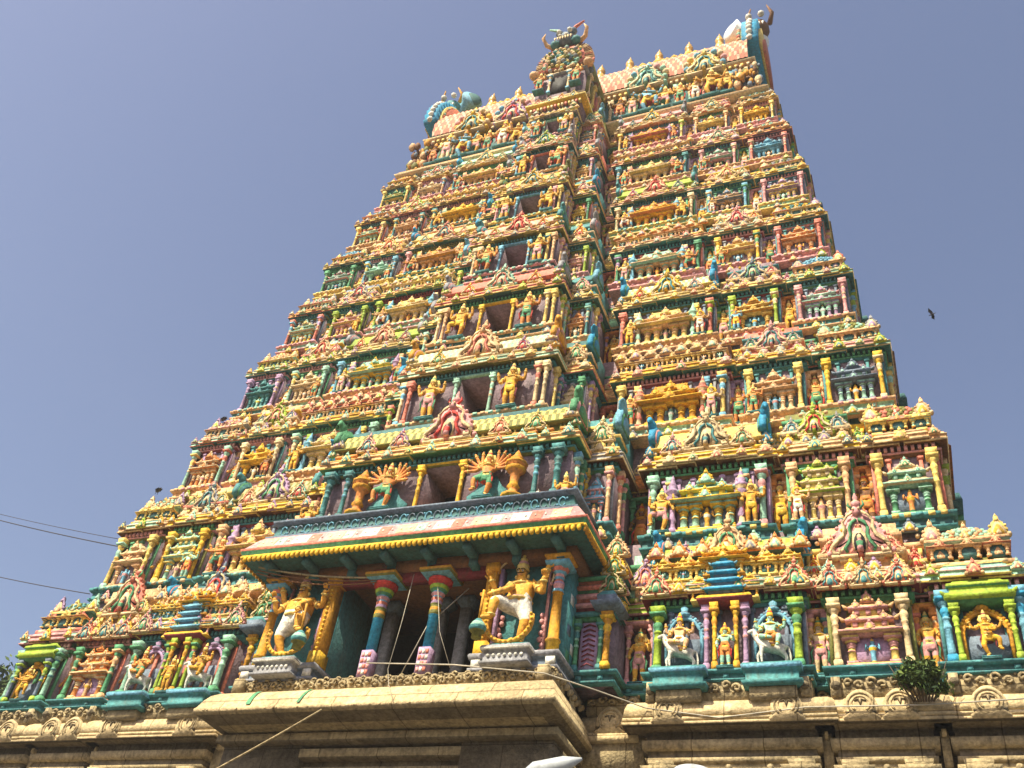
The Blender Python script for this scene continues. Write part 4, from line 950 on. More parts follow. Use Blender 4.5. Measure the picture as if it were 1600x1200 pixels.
# ------------------------------------------------------------------ porch over the gateway
porch = MB()
LZ = 3.62
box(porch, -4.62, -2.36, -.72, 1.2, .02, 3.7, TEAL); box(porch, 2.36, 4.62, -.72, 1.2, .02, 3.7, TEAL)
box(porch, -4.6, 4.6, 2.9, 3.4, 0, 3.9, DARK)             # back wall of the hall, black paint in place of deep shade
box(porch, -4.9, 4.9, -1.2, 3.1, 3.34, 3.66, BRN)             # ceiling slab; dark paint here and on the ribs adds to the shade
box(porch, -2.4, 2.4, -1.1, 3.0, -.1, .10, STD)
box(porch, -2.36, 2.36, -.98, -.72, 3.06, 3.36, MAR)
box(porch, -4.6, 4.6, 2.6, 2.9, .1, 3.4, DARK)  # nearer black sheet, the hall's shade painted in
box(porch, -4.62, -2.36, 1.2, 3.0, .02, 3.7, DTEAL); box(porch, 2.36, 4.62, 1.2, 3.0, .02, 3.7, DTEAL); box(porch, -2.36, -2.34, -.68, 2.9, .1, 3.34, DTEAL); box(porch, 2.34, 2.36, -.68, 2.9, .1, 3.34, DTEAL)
for i in range(8):
    xx = -4.5 + i * 9 / 7
    box(porch, xx - .11, xx + .11, -1.85, -.6, 3.40, 3.63, DTEAL); box(porch, xx - .11, xx + .11, -1.3, -.6, 3.2, 3.41, DTEAL)
for q in (-1, 1):   # painted floral patches on the green flank
    for i, (yy, zz) in enumerate([(-.4, 2.4), (-.1, 1.9), (-.45, 1.5), (-.1, 1.1), (-.4, .8), (.3, 2.2), (.35, 1.4)]):
        box(porch, q * 4.62 - .012, q * 4.62 + .012, yy - .13, yy + .13, zz - .14, zz + .14, [WHT, GREEN, GRB][i % 3])
porch_o = porch.build('porch', tower)
for q in (-1, 1):    # statue panels: stepped grey plinth, yellow frames, corner pillar
    mb = MB(); xa, xb = (2.30, 4.72) if q > 0 else (-4.72, -2.30)
    mould(mb, xa, xb, -1.30, .8, [(0, .0, GREY), (.08, .0, GREY), (.1, -.08, GRB), (.30, -.08, GRB), (.32, .0, GREY), (.42, .03, GREY), (.48, .0, GREY)], .06)
    mould(mb, q * 3.42 - .62, q * 3.42 + .62, -1.62, -1.0, [(0, .04, GREY), (.06, .04, GREY), (.08, -.03, GREY), (.34, -.03, GREY), (.36, .04, WHT), (.42, .06, GREY), (.49, .03, GREY)], .08)
    for i in range(7): ball(mb, q * 3.42 - .45 + i * .15, -1.6, .30, .05, WHT, 6, 4)
    for xx in (xa + .2, xb - .2):
        box(mb, xx - .12, xx + .12, -1.30, -1.2, .16, .36, WHT)
    mb.build('statue_plinth', porch_o)
    mb = MB()
    for xx, w_ in ((q * 2.50, .13),): 
        box(mb, xx - w_, xx + w_, -1.12, -.72, .54, 3.30, GOLD); box(mb, xx - w_ - .05, xx + w_ + .05, -1.18, -.7, .54, .95, YEL); box(mb, xx - w_ - .06, xx + w_ + .06, -1.18, -.7, 3.05, 3.3, GOLD)
        for i in range(14): ball(mb, xx, -1.13, 1.05 + i * .14, .05, YEL, 6, 4)
    box(mb, q * 2.72 - .05, q * 2.72 + .05, -.98, -.72, .54, 3.2, LIL); box(mb, q * 4.10 - .03, q * 4.10 + .03, -.86, -.72, .54, 3.2, PINK)
    # flame-edged pink ribbon behind the figure
    for s2 in (-1, 1):
        for i in range(7): ball(mb, q * 3.42 + s2 * (.60 + .05 * math.sin(i * 2)), -.80, .75 + i * .17, .085, PINK, 6, 4)
    mb.build('panel_frame', porch_o)
    mb = MB(); x4 = q * 4.42
    lathe(mb, x4, -.98, [(0, .17, YEL), (.34, .17, YEL), (.36, .20, GOLD), (.42, .20, GOLD), (.44, .145, GOLD), (1.75, .125, GOLD), (1.76, .16, SKYB), (1.84, .16, SKYB), (1.86, .12, PINK), (2.0, .15, LIL), (2.06, .15, COR), (2.14, .11, SKYB), (2.2, .15, PINK), (2.3, .13, SKYB), (2.36, .2, COR), (2.46, .26, COR), (2.48, .2, SKYB)], 8, .54)
    mould(mb, x4 - .2, x4 + .2, -1.18, -.78, [(0, .0, SKYB), (.08, .12, SKYB), (.16, .14, GRB), (.20, .05, GOLD), (.28, .16, GOLD), (.34, .16, GOLD)], 2.98)
    mb.build('pillar', porch_o)
for i, xx in enumerate((-.82, .90)):   # two free-standing painted columns
    mb = MB()
    box(mb, xx - .17, xx + .17, -1.17, -.83, .10, .88, LIL)
    for a_ in range(4):
        for c_ in range(3): box(mb, xx - .14 + c_ * .1, xx - .06 + c_ * .1, -1.185, -1.16, .18 + a_ * .17, .30 + a_ * .17, [PINK, WHT, COR][(a_ + c_) % 3])
    lathe(mb, xx, -1.0, [(0, .15, BLUE), (.98, .15, BLUE), (.99, .165, OLV), (1.12, .165, GOLD), (1.22, .15, OLV), (1.3, .15, OLV), (1.32, .17, LIL), (1.42, .15, COR), (1.5, .17, SKYB), (1.56, .14, PINK), (1.64, .2, SKYB), (1.70, .16, GREEN), (1.76, .24, LIME), (1.86, .28, GREEN), (1.90, .22, RED), (1.98, .34, RED), (2.06, .36, COR), (2.1, .3, SKYB)], 12, .88)
    mould(mb, xx - .2, xx + .2, -1.2, -.8, [(0, .1, SKYB), (.06, .24, OLV), (.12, .28, GOLD), (.2, .28, GOLD), (.21, .1, MAR), (.36, .1, MAR)], 2.96)
    mb.build('pillar', porch_o)
POSTX = (-1.43, .22, 1.0)
mb = MB()
for xx in POSTX: box(mb, xx - .15, xx + .15, .55, .85, .1, 3.3, GREY); box(mb, xx - .2, xx + .2, .5, .9, .1, .75, GRB); mould(mb, xx - .15, xx + .15, .55, .85, [(0, 0, GRB), (.2, .14, GRB), (.3, .14, GRB)], 3.0)
mb.build('inner_posts', porch_o)
# porch eave: fringe, green fascia, coral lip, panel band, scroll frieze
mb = MB(); E0 = 5.43; Y0 = -2.09
def er(mb, prof):
    rings(mb, [np.array([[-x, y, z], [x, y, z], [x, 1.6, z], [-x, 1.6, z]]) for x, y, z, c in prof], [c for *_, c in prof], prof[0][3], prof[-1][3])
er(mb, [(E0 - .16, Y0 + .16, 3.60, DTEAL), (E0 - .10, Y0 + .10, 3.57, GREEN), (E0 - .06, Y0 + .06, 3.72, GREEN), (E0, Y0, 3.86, COR), (E0 + .02, Y0 - .02, 3.93, COR), (E0 - .05, Y0 + .05, 3.97, PINK), (E0 - .34, Y0 + .28, 4.40, PINK), (E0 - .44, Y0 + .36, 4.50, GRB), (E0 - .42, Y0 + .34, 4.55, GRB), (E0 - .56, Y0 + .48, 4.57, DTEAL), (E0 - .64, Y0 + .56, 5.04, GRB), (E0 - .50, Y0 + .42, 5.08, GRB), (E0 - .48, Y0 + .40, 5.15, TEAL), (E0 - .65, Y0 + .57, 5.19, TEAL)])
n = 64
for i in range(n):
    xx = -E0 + .12 + (i + .5) * (2 * E0 - .24) / n
    ball(mb, xx, Y0 + .06, 3.60, .072, YEL, 6, 4, 1.4); 
for q in (-1, 1):
    for i in range(18): ball(mb, q * (E0 - .06), Y0 + .15 + i * .17, 3.60, .072, GOLD, 6, 4, 1.4)
    box(mb, q * (E0 - .05) - .03, q * (E0 - .05) + .03, Y0 + .05, Y0 + 3.0, 3.64, 3.71, YEL)
box(mb, -E0 + .08, E0 - .08, Y0 + .03, Y0 + .08, 3.64, 3.72, YEL)
pc = [PINK, MINT, COR, CRM, MINT, COR, PINK, MINT]
for i in range(17):   # coloured panels on the sloping band
    xa = -4.95 + i * 9.9 / 17; xb = xa + 9.9 / 17 * (.62 if i % 2 else 1.0) - .03
    c = [CRM, MINT, CRM, COR][i % 4] if i % 2 else CRM
    c = [CRM, MINT, WHT, COR][i % 4]
    y0_, z0_, y1_, z1_ = Y0 + .065, 3.995, Y0 + .272, 4.39
    mb.add([[xa, y0_ - .006, z0_ + .01], [xb, y0_ - .006, z0_ + .01], [xb, y1_ - .010, z1_ + .004], [xa, y1_ - .010, z1_ + .004]], [[0, 1, 2, 3]], c)
    for t in range(2): ball(mb, xa + .12 + t * .3, Y0 + .16, 4.19, .045, WHT, 5, 4)
for i in range(34):  # scrolls
    xx = -4.5 + i * 9.0 / 33
    tube(mb, [(xx + .10 * math.cos(a), Y0 + .49, 4.80 + .15 * math.sin(a)) for a in np.linspace(.3, 5.8, 9)], .022, GRB if i % 3 else SKYB, 4)
    ball(mb, xx + .135, Y0 + .49, 4.70 + .2 * (i % 2), .035, SKYB, 5, 4)
mb.build('porch_eave', porch_o)
for q in (-1, 1):
    S = SIDE[q]
    Q.append(('sit', 'yellow', q * 4.28, -.95, 5.16, 1.15, f'on the {S} end of the porch roof'))
    m2 = MB(); m2.merge(FIG['horse'], Matrix.Diagonal((1 if q > 0 else -1, 1, 1, 1)), (WHT, BRN, YEL, PCH)); o = m2.build('bull_statue', smooth=True, origin=(0, 0, 0)); o.location = (q * 3.72, -1.0, 5.16); o.scale = (.52,) * 3
    tag(o, f'small white bull beside the yellow seated figure on the {S} end of the porch roof', 'bull statue', 'white bulls on the porch roof')

def guard_extra(q):
    def f(mb):
        # looped golden garland between the legs, green mace under the raised foot, hoop behind the head
        mb.V[-1:] = mb.V[-1:]
        pts = [(.23 * math.cos(a) * 1.0, -.10, .31 + .24 * math.sin(a) + (.16 if False else 0)) for a in np.linspace(R(165), R(375), 17)]
        tube(mb, [(x - q * .03, y, z) for x, y, z in pts], .026, AMB, 6)
        for (x, y, z) in pts: ball(mb, x - q * .03, y - .024, z, .017, YEL, 6, 4)
        x0 = -q * .275
        lathe(mb, x0, -.24, [(0, .05, OLV), (.07, .045, OLV), (.075, .075, TEAL), (.12, .085, MINT), (.17, .06, TEAL), (.215, .025, MINT)], 10, .055)
        tube(mb, [(x0, -.24, .25), (x0 * .95, -.26, .60)], .014, GOLD, 5)
        n = 16; hp = [(.31 * math.cos(a), .05, .92 + .30 * math.sin(a)) for a in np.linspace(R(-20), R(200), n)]
        tube(mb, hp, .012, CRM, 5)
        for (x, y, z) in hp[::2]: ball(mb, x, y, z, .02, PINK, 5, 4)
        lathe(mb, 0, -.06, [(0, .03, AMB), (.03, .05, YEL), (.06, .03, AMB), (.1, .035, AMB), (.12, .01, AMB)], 8, .02)
    return f
SPAL['amber'] = (AMB, WHT, PYEL, PINK, DARK, WHT)
statue('guard', 'amber', 3.42, -1.16, .56, 2.78, '', extra=guard_extra(1), name='guardian_statue', label='amber guardian statue in white shorts dancing in the panel right of the porch columns', group='guardian statues of the porch')
statue('guard_r', 'amber', -3.42, -1.16, .56, 2.78, '', extra=guard_extra(-1), name='guardian_statue', label='amber guardian statue in white shorts dancing in the panel left of the porch columns', group='guardian statues of the porch')

# ------------------------------------------------------------------ crowning wagon roof
ztop = ZE[7] + 1.35; yt = YE[7] + .45
roof = MB()
for z_, c1, c2, o in ((ztop, CRM, PYEL, .25), (ztop + .3, PCH, PINK, .1)):
    mould(roof, -9.9, 9.9, yt, 2 * YC - yt, [(0, o, c1), (.12, o + .05, c2), (.28, o - .05, c1), (.34, o - .3, c2)], z_)
box(roof, -9.2, 9.2, 5.75, 10.25, ztop, 37.1, DTEAL)
for i in range(26):
    xx = -9.0 + i * 18 / 25; pillar(roof, xx, 5.68, ztop + .5, 36.5, .11, rc([MINT, PYEL, COR, SKYB, CRM]), rc([CRM, PCH]))
mould(roof, -9.3, 9.3, 5.6, 10.4, [(0, 0, PCH), (.1, .22, CRM), (.22, .28, YEL), (.3, .22, PYEL), (.42, 0, COR)], 36.75)
for i in range(60): box(roof, -9.2 + i * 18.4 / 59 - .07, -9.2 + i * 18.4 / 59 + .07, 5.42, 5.6, 36.55, 36.75, rc([CRM, PYEL]))
# woven tile vault
nx, nn = 132, 30; th = np.linspace(R(-14), R(194), nn + 1); ry, rz, zc = 2.55, 3.05, 38.15
v = []; q_ = []; mq = []
for i in range(nx + 1):
    for j, t in enumerate(th):
        kk = 1.0 + .022 * ((i + j) % 2)
        v.append((-9.15 + 18.35 * i / nx, YC - ry * kk * math.cos(t), zc + rz * kk * math.sin(t)))
for i in range(nx):
    for j in range(nn):
        q_.append([(i + 1) * (nn + 1) + j, (i + 1) * (nn + 1) + j + 1, i * (nn + 1) + j + 1, i * (nn + 1) + j])
        mq.append(CRTL if (i + j) % 4 == 0 else (PCH if (i - j) % 4 == 0 else TERR))
roof.add(v, q_, mq)
for s_ in (-1, 1): box(roof, s_ * 9.1 - .03, s_ * 9.1 + .03, 6, 10, 37, 40.8, TEAL)
mould(roof, -9.4, 9.4, 7.72, 8.28, [(0, .1, YEL), (.25, .1, PYEL), (.3, 0, PYEL), (.5, -.05, YEL)], 41.05)
roof_o = roof.build('wagon_roof', tower)
for i in range(11):
    xx = -9.1 + i * 1.82; mb = MB()
    if i in (2, 3, 7, 8):
        for q in range(5):
            for t in range(3): ball(mb, xx - .8 + q * .4, YC - .9 - .42 * t, 41.1 - .42 * t + (.1 if q % 2 else 0), .26, YEL, 6, 4)
        mb.build('ridge_flowers', roof_o)
    mb = MB()
    lathe(mb, xx, YC, [(0, .42, YEL), (.3, .40, PYEL), (.5, .22, YEL), (.8, .24, GOLD), (1.2, .26, BRASS), (1.7, .28, BRASS), (2.0, .30, BRASS), (2.25, .26, BRASS), (2.4, .13, BRASS), (2.55, .24, BRASS), (2.8, .26, BRASS), (3.0, .12, BRASS), (3.1, .17, BRASS), (3.25, .08, BRASS), (3.6, .015, BRASS)], 10, 41.4)
    mb.build('finial', roof_o)
for s_ in (-1, 1):   # scalloped blue end gables with beast head and curling horn
    mb = MB(); xg = -9.95 if s_ < 0 else 9.75
    ZG = 39.5 if s_ < 0 else 39.9
    gable(mb, xg, YC, ZG, 2.6 if s_ < 0 else 2.35, 3.15 if s_ < 0 else 3.3, .85, (BLUE, PYEL, TERR), n=46, face=s_)
    for i, t in enumerate(np.linspace(R(-16), R(196), 34)):
        ball(mb, xg - s_ * 1.02, YC - 2.25 * math.cos(t), ZG + 2.75 * math.sin(t), .13, [COR, MINT, PCH][i % 3], 6, 4)
    zo = -1.15
    ball(mb, xg - s_ * .2, YC - .5, (44.4 + zo), .70, BRN if s_ > 0 else TEAL, 10, 8)
    for q in (-1, 1):
        ball(mb, xg - s_ * .2 + q * .35, YC - 1.25, (44.9 + zo), .2, WHT, 7, 5)
        tube(mb, [(xg + q * .5, YC - .4, (45.1 + zo)), (xg + q * .7, YC - .6, (45.9 + zo)), (xg + q * .45, YC - .9, (46.4 + zo))], [.16, .12, .03], BRN if s_ > 0 else GOLD, 7)
    for i in range(5): lathe(mb, xg - s_ * .2 - .4 + i * .2, YC - 1.2, [(0, .07, WHT), (.3, .01, WHT)], 5, (44.1 + zo), -1)
    mb.build('end_gable', roof_o, smooth=False)
    mb = MB(); hc = SKYB if s_ < 0 else GLINT  # right horn is coloured white as a painted sun glint
    tube(mb, [(xg - s_ * .3, YC, (43.6 + zo)), (xg - s_ * .65, YC - .1, (44.25 + zo)), (xg - s_ * 1.2, YC - .35, (44.7 + zo)), (xg - s_ * 1.65, YC - .75, (44.75 + zo))], [.75, .55, .50, .72], hc, 14)
    tube(mb, [(xg - s_ * 1.64, YC - .74, (44.752 + zo)), (xg - s_ * 1.66, YC - .77, (44.75 + zo))], [.6, .6], DTEAL if s_ < 0 else GLINT, 14)
    mb.build('curled_horn', roof_o, smooth=True)
    # small crowd of rocks and beasts under the gable
    mb = MB(); rr = random.Random(5 + s_)
    for i in range(90):
        ball(mb, s_ * (8.6 + rr.random() * 1.2), 4.8 + rr.random() * .9, ztop + .3 + rr.random() * 2.6, .08 + rr.random() * .14, rr.choice([BRN, GOLD, OLV, PCH, GRB, GOLD, BRN, CRM]), 6, 4, 1.6)
    mb.build('beast_relief', roof_o)
for q, c in ((-6.4, YEL), (-3.9, LIL), (3.9, MINT), (7.0, PYEL)):     # arch groups standing against the vault
    mb = MB(); kudu(mb, q, 5.15, 36.3, 1.7, c, CRM, rc([RED, TEAL]), True, 1.15)
    for t in range(9):
        a = R(-20 + t * 27); ball(mb, q + 1.0 * math.cos(a), 5.25, 37.4 + 1.0 * math.sin(a), .2, rc([c, PINK, CRM, SKYB]), 6, 4)
    mb.build('arch_ornament', roof_o)
# central dormer with fan-shaped arch and monster mask
dm = MB()
box(dm, -1.3, 1.3, 2.75, 7.5, ZE[7] + .4, 36.2, MAUVE)
for s_ in (-1, 1):
    for yy in (3.3, 4.0, 4.7): pillar(dm, s_ * 1.4, yy, 34, 36.1, .1, rc(PILC))
mould(dm, -1.3, 1.3, 2.8, 7.5, [(0, .1, YEL), (.12, .3, PYEL), (.3, .3, YEL), (.42, 0, PYEL), (.8, .05, CRM), (.95, .1, YEL), (1.15, 0, OLV)], 32.6)
mould(dm, -1.25, 1.25, 2.8, 7.5, [(0, 0, GREY), (.1, .2, CRM), (.25, .15, GREY), (.35, 0, GREY)], 35.95)
box(dm, -.40, .40, 2.70, 2.80, 34.0, 35.7, DARK)  # flat black panel paints the shade of the dormer opening
for q in (-1, 1): pillar(dm, q * .52, 2.62, 33.9, 35.9, .09, CRM, SKYB)
n = 30; t_ = np.linspace(R(-30), R(210), n)
def dslab(k_, y0_, y1_, c, sc=0):
    prism(dm, [(1.42 * k_ * (1 + sc * (i % 2)) * math.cos(t), 1.95 * k_ * (1 + sc * (i % 2)) * math.sin(t)) for i, t in enumerate(t_)], y0_, y1_, c, origin=(0, 0, 37.6))
dslab(1.0, 3.0, 7.2, OLV); dslab(1.08, 2.85, 3.15, PCH, .05); dslab(.93, 2.78, 2.9, BRN); dslab(.8, 2.7, 2.82, COR, .04); dslab(.62, 2.62, 2.75, OLV); dslab(.4, 2.55, 2.7, GRB)
for i in range(40):
    a = R(-30 + i * 6.15); tube(dm, [(1.0 * math.cos(a), 2.76, 37.6 + 1.4 * math.sin(a)), (1.6 * math.cos(a), 2.80, 37.6 + 2.15 * math.sin(a))], .04, rc([COR, BRN, CRM]), 4)
rr = random.Random(3)
for i in range(90):
    a = rr.random() * 6.28; r_ = rr.random() ** .5; ball(dm, 1.15 * r_ * math.cos(a), 2.5, 37.4 + 1.4 * r_ * math.sin(a), .07 + .07 * rr.random(), rr.choice([MINT, CRM, OLV, TEAL, PYEL, GREY, CRM]), 6, 4)
ball(dm, 0, 2.7, 39.9, .52, GRB, 10, 8)
for q in (-1, 1):
    ball(dm, q * .3, 2.2, 40.15, .15, WHT, 7, 5); ball(dm, q * .6, 2.6, 39.5, .28, TEAL, 8, 6); ball(dm, q * .38, 2.5, 40.5, .24, GRB, 8, 6); ball(dm, q * .18, 2.15, 39.5, .13, WHT, 6, 4)
    tube(dm, [(q * .6, 2.8, 39.4), (q * 1.1, 2.6, 39.7), (q * 1.25, 2.3, 40.1), (q * 1.1, 2.2, 40.4)], [.16, .13, .10, .02], PCH, 7)
    ball(dm, q * 1.5, 2.6, 36.35, .28, PCH, 9, 7); tube(dm, [(q * 1.5, 2.8, 36.5), (q * 1.75, 2.7, 36.9)], [.2, .05], COR, 6)
    tube(dm, [(q * .2, 2.6, 40.5), (q * .5, 2.5, 41.0), (q * 1.0, 2.4, 41.25)], [.13, .11, .05], COR if q > 0 else MINT, 6)
for i in range(7): lathe(dm, -.45 + i * .15, 2.15, [(0, .06, CRM), (.35, .01, CRM)], 5, 39.35, -1)
for xx in (-.95, -.32, .32, .95): kudu(dm, xx, 2.55, 32.75, .52, rc([COR, PINK, MINT, YEL]), CRM, rc([TEAL, GREEN, COR]), True, 1.1)
for i in range(15): box(dm, -1.3 + i * .186 - .05, -1.3 + i * .186 + .05, 2.60, 2.76, 32.3, 32.52, [CRM, COR, PYEL][i % 3])
for i in range(9): kudu(dm, -1.2 + i * .3, 2.60, 31.75, .28, [MINT, PINK, PYEL][i % 3], CRM, COR, big=False)
for s2 in (-1, 1):
    for i in range(9):
        yy = 3.2 + i * .45; ball(dm, s2 * 1.42, yy, 33.2 + .15 * (i % 2), .2, rc(KUDC), 6, 4); ball(dm, s2 * 1.40, yy, 36.6, .2, rc([OLV, GREEN, BRN, GRB]), 6, 4); box(dm, s2 * 1.36 - .08, s2 * 1.36 + .08, yy - .1, yy + .1, 34.2, 35.8, rc([OLV, COR, MAUVE, GREEN]))
for v_ in dm.V:
    up_ = v_[:, 2] > 32.6; v_[up_, 2] = 32.6 + (v_[up_, 2] - 32.6) * .85
dm.build('dormer', roof_o)
for q in (-1, 1):
    Q.append(('stand', 'orange', q * 1.0, 2.45, 33.76, 1.75, f'{SIDE[q]} of the opening in the roof dormer'))
# row of standing figures on the top ledge
rr = random.Random(8); fx = [-8.2, -7.4, -6.4, -5.6, -4.9, -4.0, -3.2, -2.5, 2.6, 3.3, 4.1, 5.0, 5.8, 6.6, 7.4, 8.2]
for i, xx in enumerate(fx):
    big_ = abs(xx) in (6.4, 7.4, 4.0, 4.1)
    side_ = 'left' if xx < 0 else 'right'; kth = sorted([abs(v_) for v_ in fx if v_ * xx > 0]).index(abs(xx))
    Q.append((['four', 'stand', 'dance', 'club'][i % 4], ['brown', 'yellow', 'golden', 'white', 'orange', 'golden', 'blue', 'pink'][(i * 3) % 8], xx, 4.95, ztop + .62, 2.6 if big_ else 2.05, f'on the roof ledge, {ORD[kth]} to the {side_} of the dormer'))
for a_ in Q: statue(*a_)

# ------------------------------------------------------------------ flush storeys and their repeated pieces
cores = [c.build('storey', tower) for c in storeys]
CAP = 100
for kind, lst in ITEMS.items():
    for st_, mb in lst[:CAP]: mb.build(kind, cores[st_])
    if len(lst) > CAP:
        rest = MB()
        for st_, mb in lst[CAP:]: rest.merge(mb)
        o = rest.build(kind + 's', tower); o['kind'] = 'stuff'

# ------------------------------------------------------------------ stone storey below
base = MB(); YS = YE[0] + .40
box(base, -15.6, 15.6, YS + .34, 2 * YC - YS, GROUND, .02, STD)
box(base, -4.7, 4.7, -.55, 3, -1.0, .03, STD)
for a, b in ((-4.7, -2.3), (2.3, 4.7)): box(base, a, b, -.9, 3, GROUND, -1.0, STD)
box(base, -2.3, 2.3, -.6, 3, -3.4, -1.0, STD); box(base, -2.2, 2.2, .6, .9, GROUND, -3.4, DARK)
for z_, o in ((GROUND, .9), (GROUND + 1.2, .6), (GROUND + 2.2, .35)):
    mould(base, -15.6, -2.6, YS - .2, 10, [(0, o, STN), (.7, o, STN), (.9, o - .2, STN), (1.0, o - .25, STD)], z_); mould(base, 2.6, 15.6, YS - .2, 10, [(0, o, STN), (.7, o, STN), (.9, o - .2, STN), (1.0, o - .25, STD)], z_)
base_o = base.build('stone_base', tower)
rr = random.Random(21)
def frieze(mb, x0, x1, y, z0, z1):
    h = z1 - z0; n = max(2, int((x1 - x0) / (h * .62)))
    for i in range(n):
        xx = x0 + (i + .5) * (x1 - x0) / n; up = 1 if i % 2 else -1; r_ = h * (.24 + rr.random() * .06); zc_ = z0 + h * (.5 + .10 * up)
        tube(mb, [(xx + r_ * (1 - t / 14) * math.cos(t * .62) * up, y - .02 - .03 * rr.random(), zc_ + r_ * (1 - t / 14) * math.sin(t * .62)) for t in range(11)], .10 * h, STN, 5)
        ball(mb, xx + r_ * 1.5, y, z0 + h * (.2 if up > 0 else .82), .10 * h, STN, 5, 4)
def kapota(x0, x1, y0, y1, zl, zt, o, mat=STL, grooves=True):
    mb = MB(); h = zt - zl
    pr = [(zl - .02, o - .12, STD), (zl, o, mat), (zl + .10 * h, o + .01, mat), (zl + .12 * h, o - .03, STN), (zl + .16 * h, o - .03, mat), (zl + .17 * h, o, mat), (zl + .27 * h, o - .01, mat), (zl + .29 * h, o - .05, STN), (zl + .33 * h, o - .05, mat), (zl + .34 * h, o - .02, mat)] if grooves else [(zl - .02, o - .2, STD), (zl, o - .02, mat), (zl + .05 * h, o, mat), (zl + .2 * h, o - .03, mat)]
    pr += [(zl + .6 * h, o - .04, mat), (zl + .82 * h, o - .09, mat), (zl + .94 * h, o - .20, mat), (zt, o - .5, mat)]
    mould(mb, x0, x1, y0, y1, pr); return mb
def skudu(x, y, z, w):
    """worn horseshoe relief leaning back with the cornice face"""
    mb = MB(); out = [(.56, 0), (.62, .08), (.50, .16), (.56, .36), (.54, .62), (.42, .86), (.24, 1.02), (.08, 1.10)]; out = out + [(-a, b) for a, b in reversed(out)]
    prism(mb, out, .0, .3, STL, origin=(x, y, z), s=w)
    for k_, d in ((.42, .035), (.30, .05)):
        tube(mb, [(x + k_ * w * math.cos(t), y - .005, z + (.55 + k_ * 1.0 * math.sin(t)) * w) for t in np.linspace(R(-50), R(230), 15)], .028 * w + .008, STN if k_ > .4 else STL, 5)
    tube(mb, [(x - .2 * w, y - .01, z + .68 * w), (x - .05 * w, y - .02, z + .72 * w), (x, y - .01, z + .5 * w), (x + .05 * w, y - .02, z + .72 * w), (x + .2 * w, y - .01, z + .66 * w)], .03 * w + .006, STD, 4)
    M = Matrix.Translation((x, y, z)) @ Matrix.Rotation(R(-4), 4, 'X') @ Matrix.Translation((-x, -y, -z)); o = MB(); o.merge(mb, M); return o
for s_ in (-1, 1):
    zones = [(4.75, X[0] - .30, .45), (X[0] - .12, X[1] + .12, -.14), (X[1] + .26, X[2] - .26, .62), (X[2] - .12, X[3] + .12, -.05), (X[3] + .30, X[4] - .30, .68), (X[4] - .12, X[5] + .35, -.02)]
    for i, (xa, xb, sb) in enumerate(zones):
        a, b = mk(s_, xa, xb); y0 = YS + sb - .06; big = i in (1, 3, 5)
        m = MB()
        box(m, a + .12, b - .12, y0 + .05, y0 + 1.5, -3.6, .10 + jit(), STN)
        # beams, brackets and pilasters below the cornice
        mould(m, a + .1, b - .1, y0 + .02, y0 + 1.5, [(0, .02, STN), (.12, .06, STN), (.14, .0, STD), (.3, .0, STN), (.32, .12, STN), (.52, .14, STN), (.54, .03, STD), (.75, .03, STN)], -1.80)
        np_ = 2 if big else 1
        for q in range(np_):
            xx = (a + .45 + q * (b - a - .9)) if np_ == 2 else (a + b) / 2
            mould(m, xx - .2, xx + .2, y0 - .12, y0 + .2, [(0, 0, STN), (4.2, 0, STN), (4.22, .1, STN), (4.3, .16, STN), (4.4, .05, STN), (4.5, .2, STN), (4.62, .24, STN), (4.64, .05, STN), (4.8, .1, STN)], -6.6)
            lathe(m, xx, y0 - .05, [(0, .2, STN), (.1, .32, STN), (.2, .3, STN), (.3, .36, STN), (.42, .2, STN), (.5, .28, STN), (.6, .14, STN)], 8, -2.42)
            for t in range(9):
                ag = t * .7; ball(m, xx + .42 * math.cos(ag), y0 - .14, -2.85 + .3 * math.sin(ag), .12, STN, 6, 4)
        box(m, a + .12, b - .12, y0 + .3, y0 + 1.5, -7, -3.5, STN)
        frieze(m, a + .1, b - .1, y0 - .34, -.30, .10)
        box(m, a + .08, b - .08, y0 - .32, y0 + 1, -.42, .06, STN)
        if big:
            for xx in (a + .22, b - .22): box(m, xx - .1, xx + .1, y0 - .44, y0, -.40, .06, STN); ball(m, xx, y0 - .42, -.16, .12, STD, 7, 5)
        if not big: box(m, a - .12, b + .12, YS + .02, YS + .8, -1.9, -.95, STN); box(m, a + .02, b - .02, YS - .12, YS + .3, -1.2, -1.0, STL)
        m.V = [v + np.array([0, 0, .20]) for v in m.V]; mo = m.build('stone_wall_bay', base_o)
        kapota(a, b, y0, y0 + 1.3, -.84 - (0 if big else .06), -.14, .46 if big else .34).build('stone_cornice', mo)
        ks = {1: (.16, .84), 3: (.32, .70), 5: (.35, .85), 0: (.5,), 2: (), 4: ()}[i]
        for f in ks:
            f = f if s_ > 0 else 1 - f
            skudu(a + (b - a) * f, y0 - .50, -.80, .66).build('stone_arch_ornament', mo)
        if big:   # row of small stone shrines at the foot of the picture
            for q in range(3 if i == 1 else 1):
                xx = (a + b) / 2 + (q - 1) * .95 * (i == 1); n_ = MB()
                skm = skudu(xx, y0 - .30, -2.95, .62); n_.merge(skm); ball(n_, xx, y0 - .2, -2.22, .14, STN, 7, 5); ball(n_, xx, y0 - .2, -2.05, .09, STN, 6, 5)
                mould(n_, xx - .4, xx + .4, y0 - .25, y0, [(0, 0, STN), (.1, .1, STN), (.2, .0, STN)], -3.15)
                n_.V = [v + np.array([0, 0, .25]) for v in n_.V]; n_.build('stone_shrine', mo)
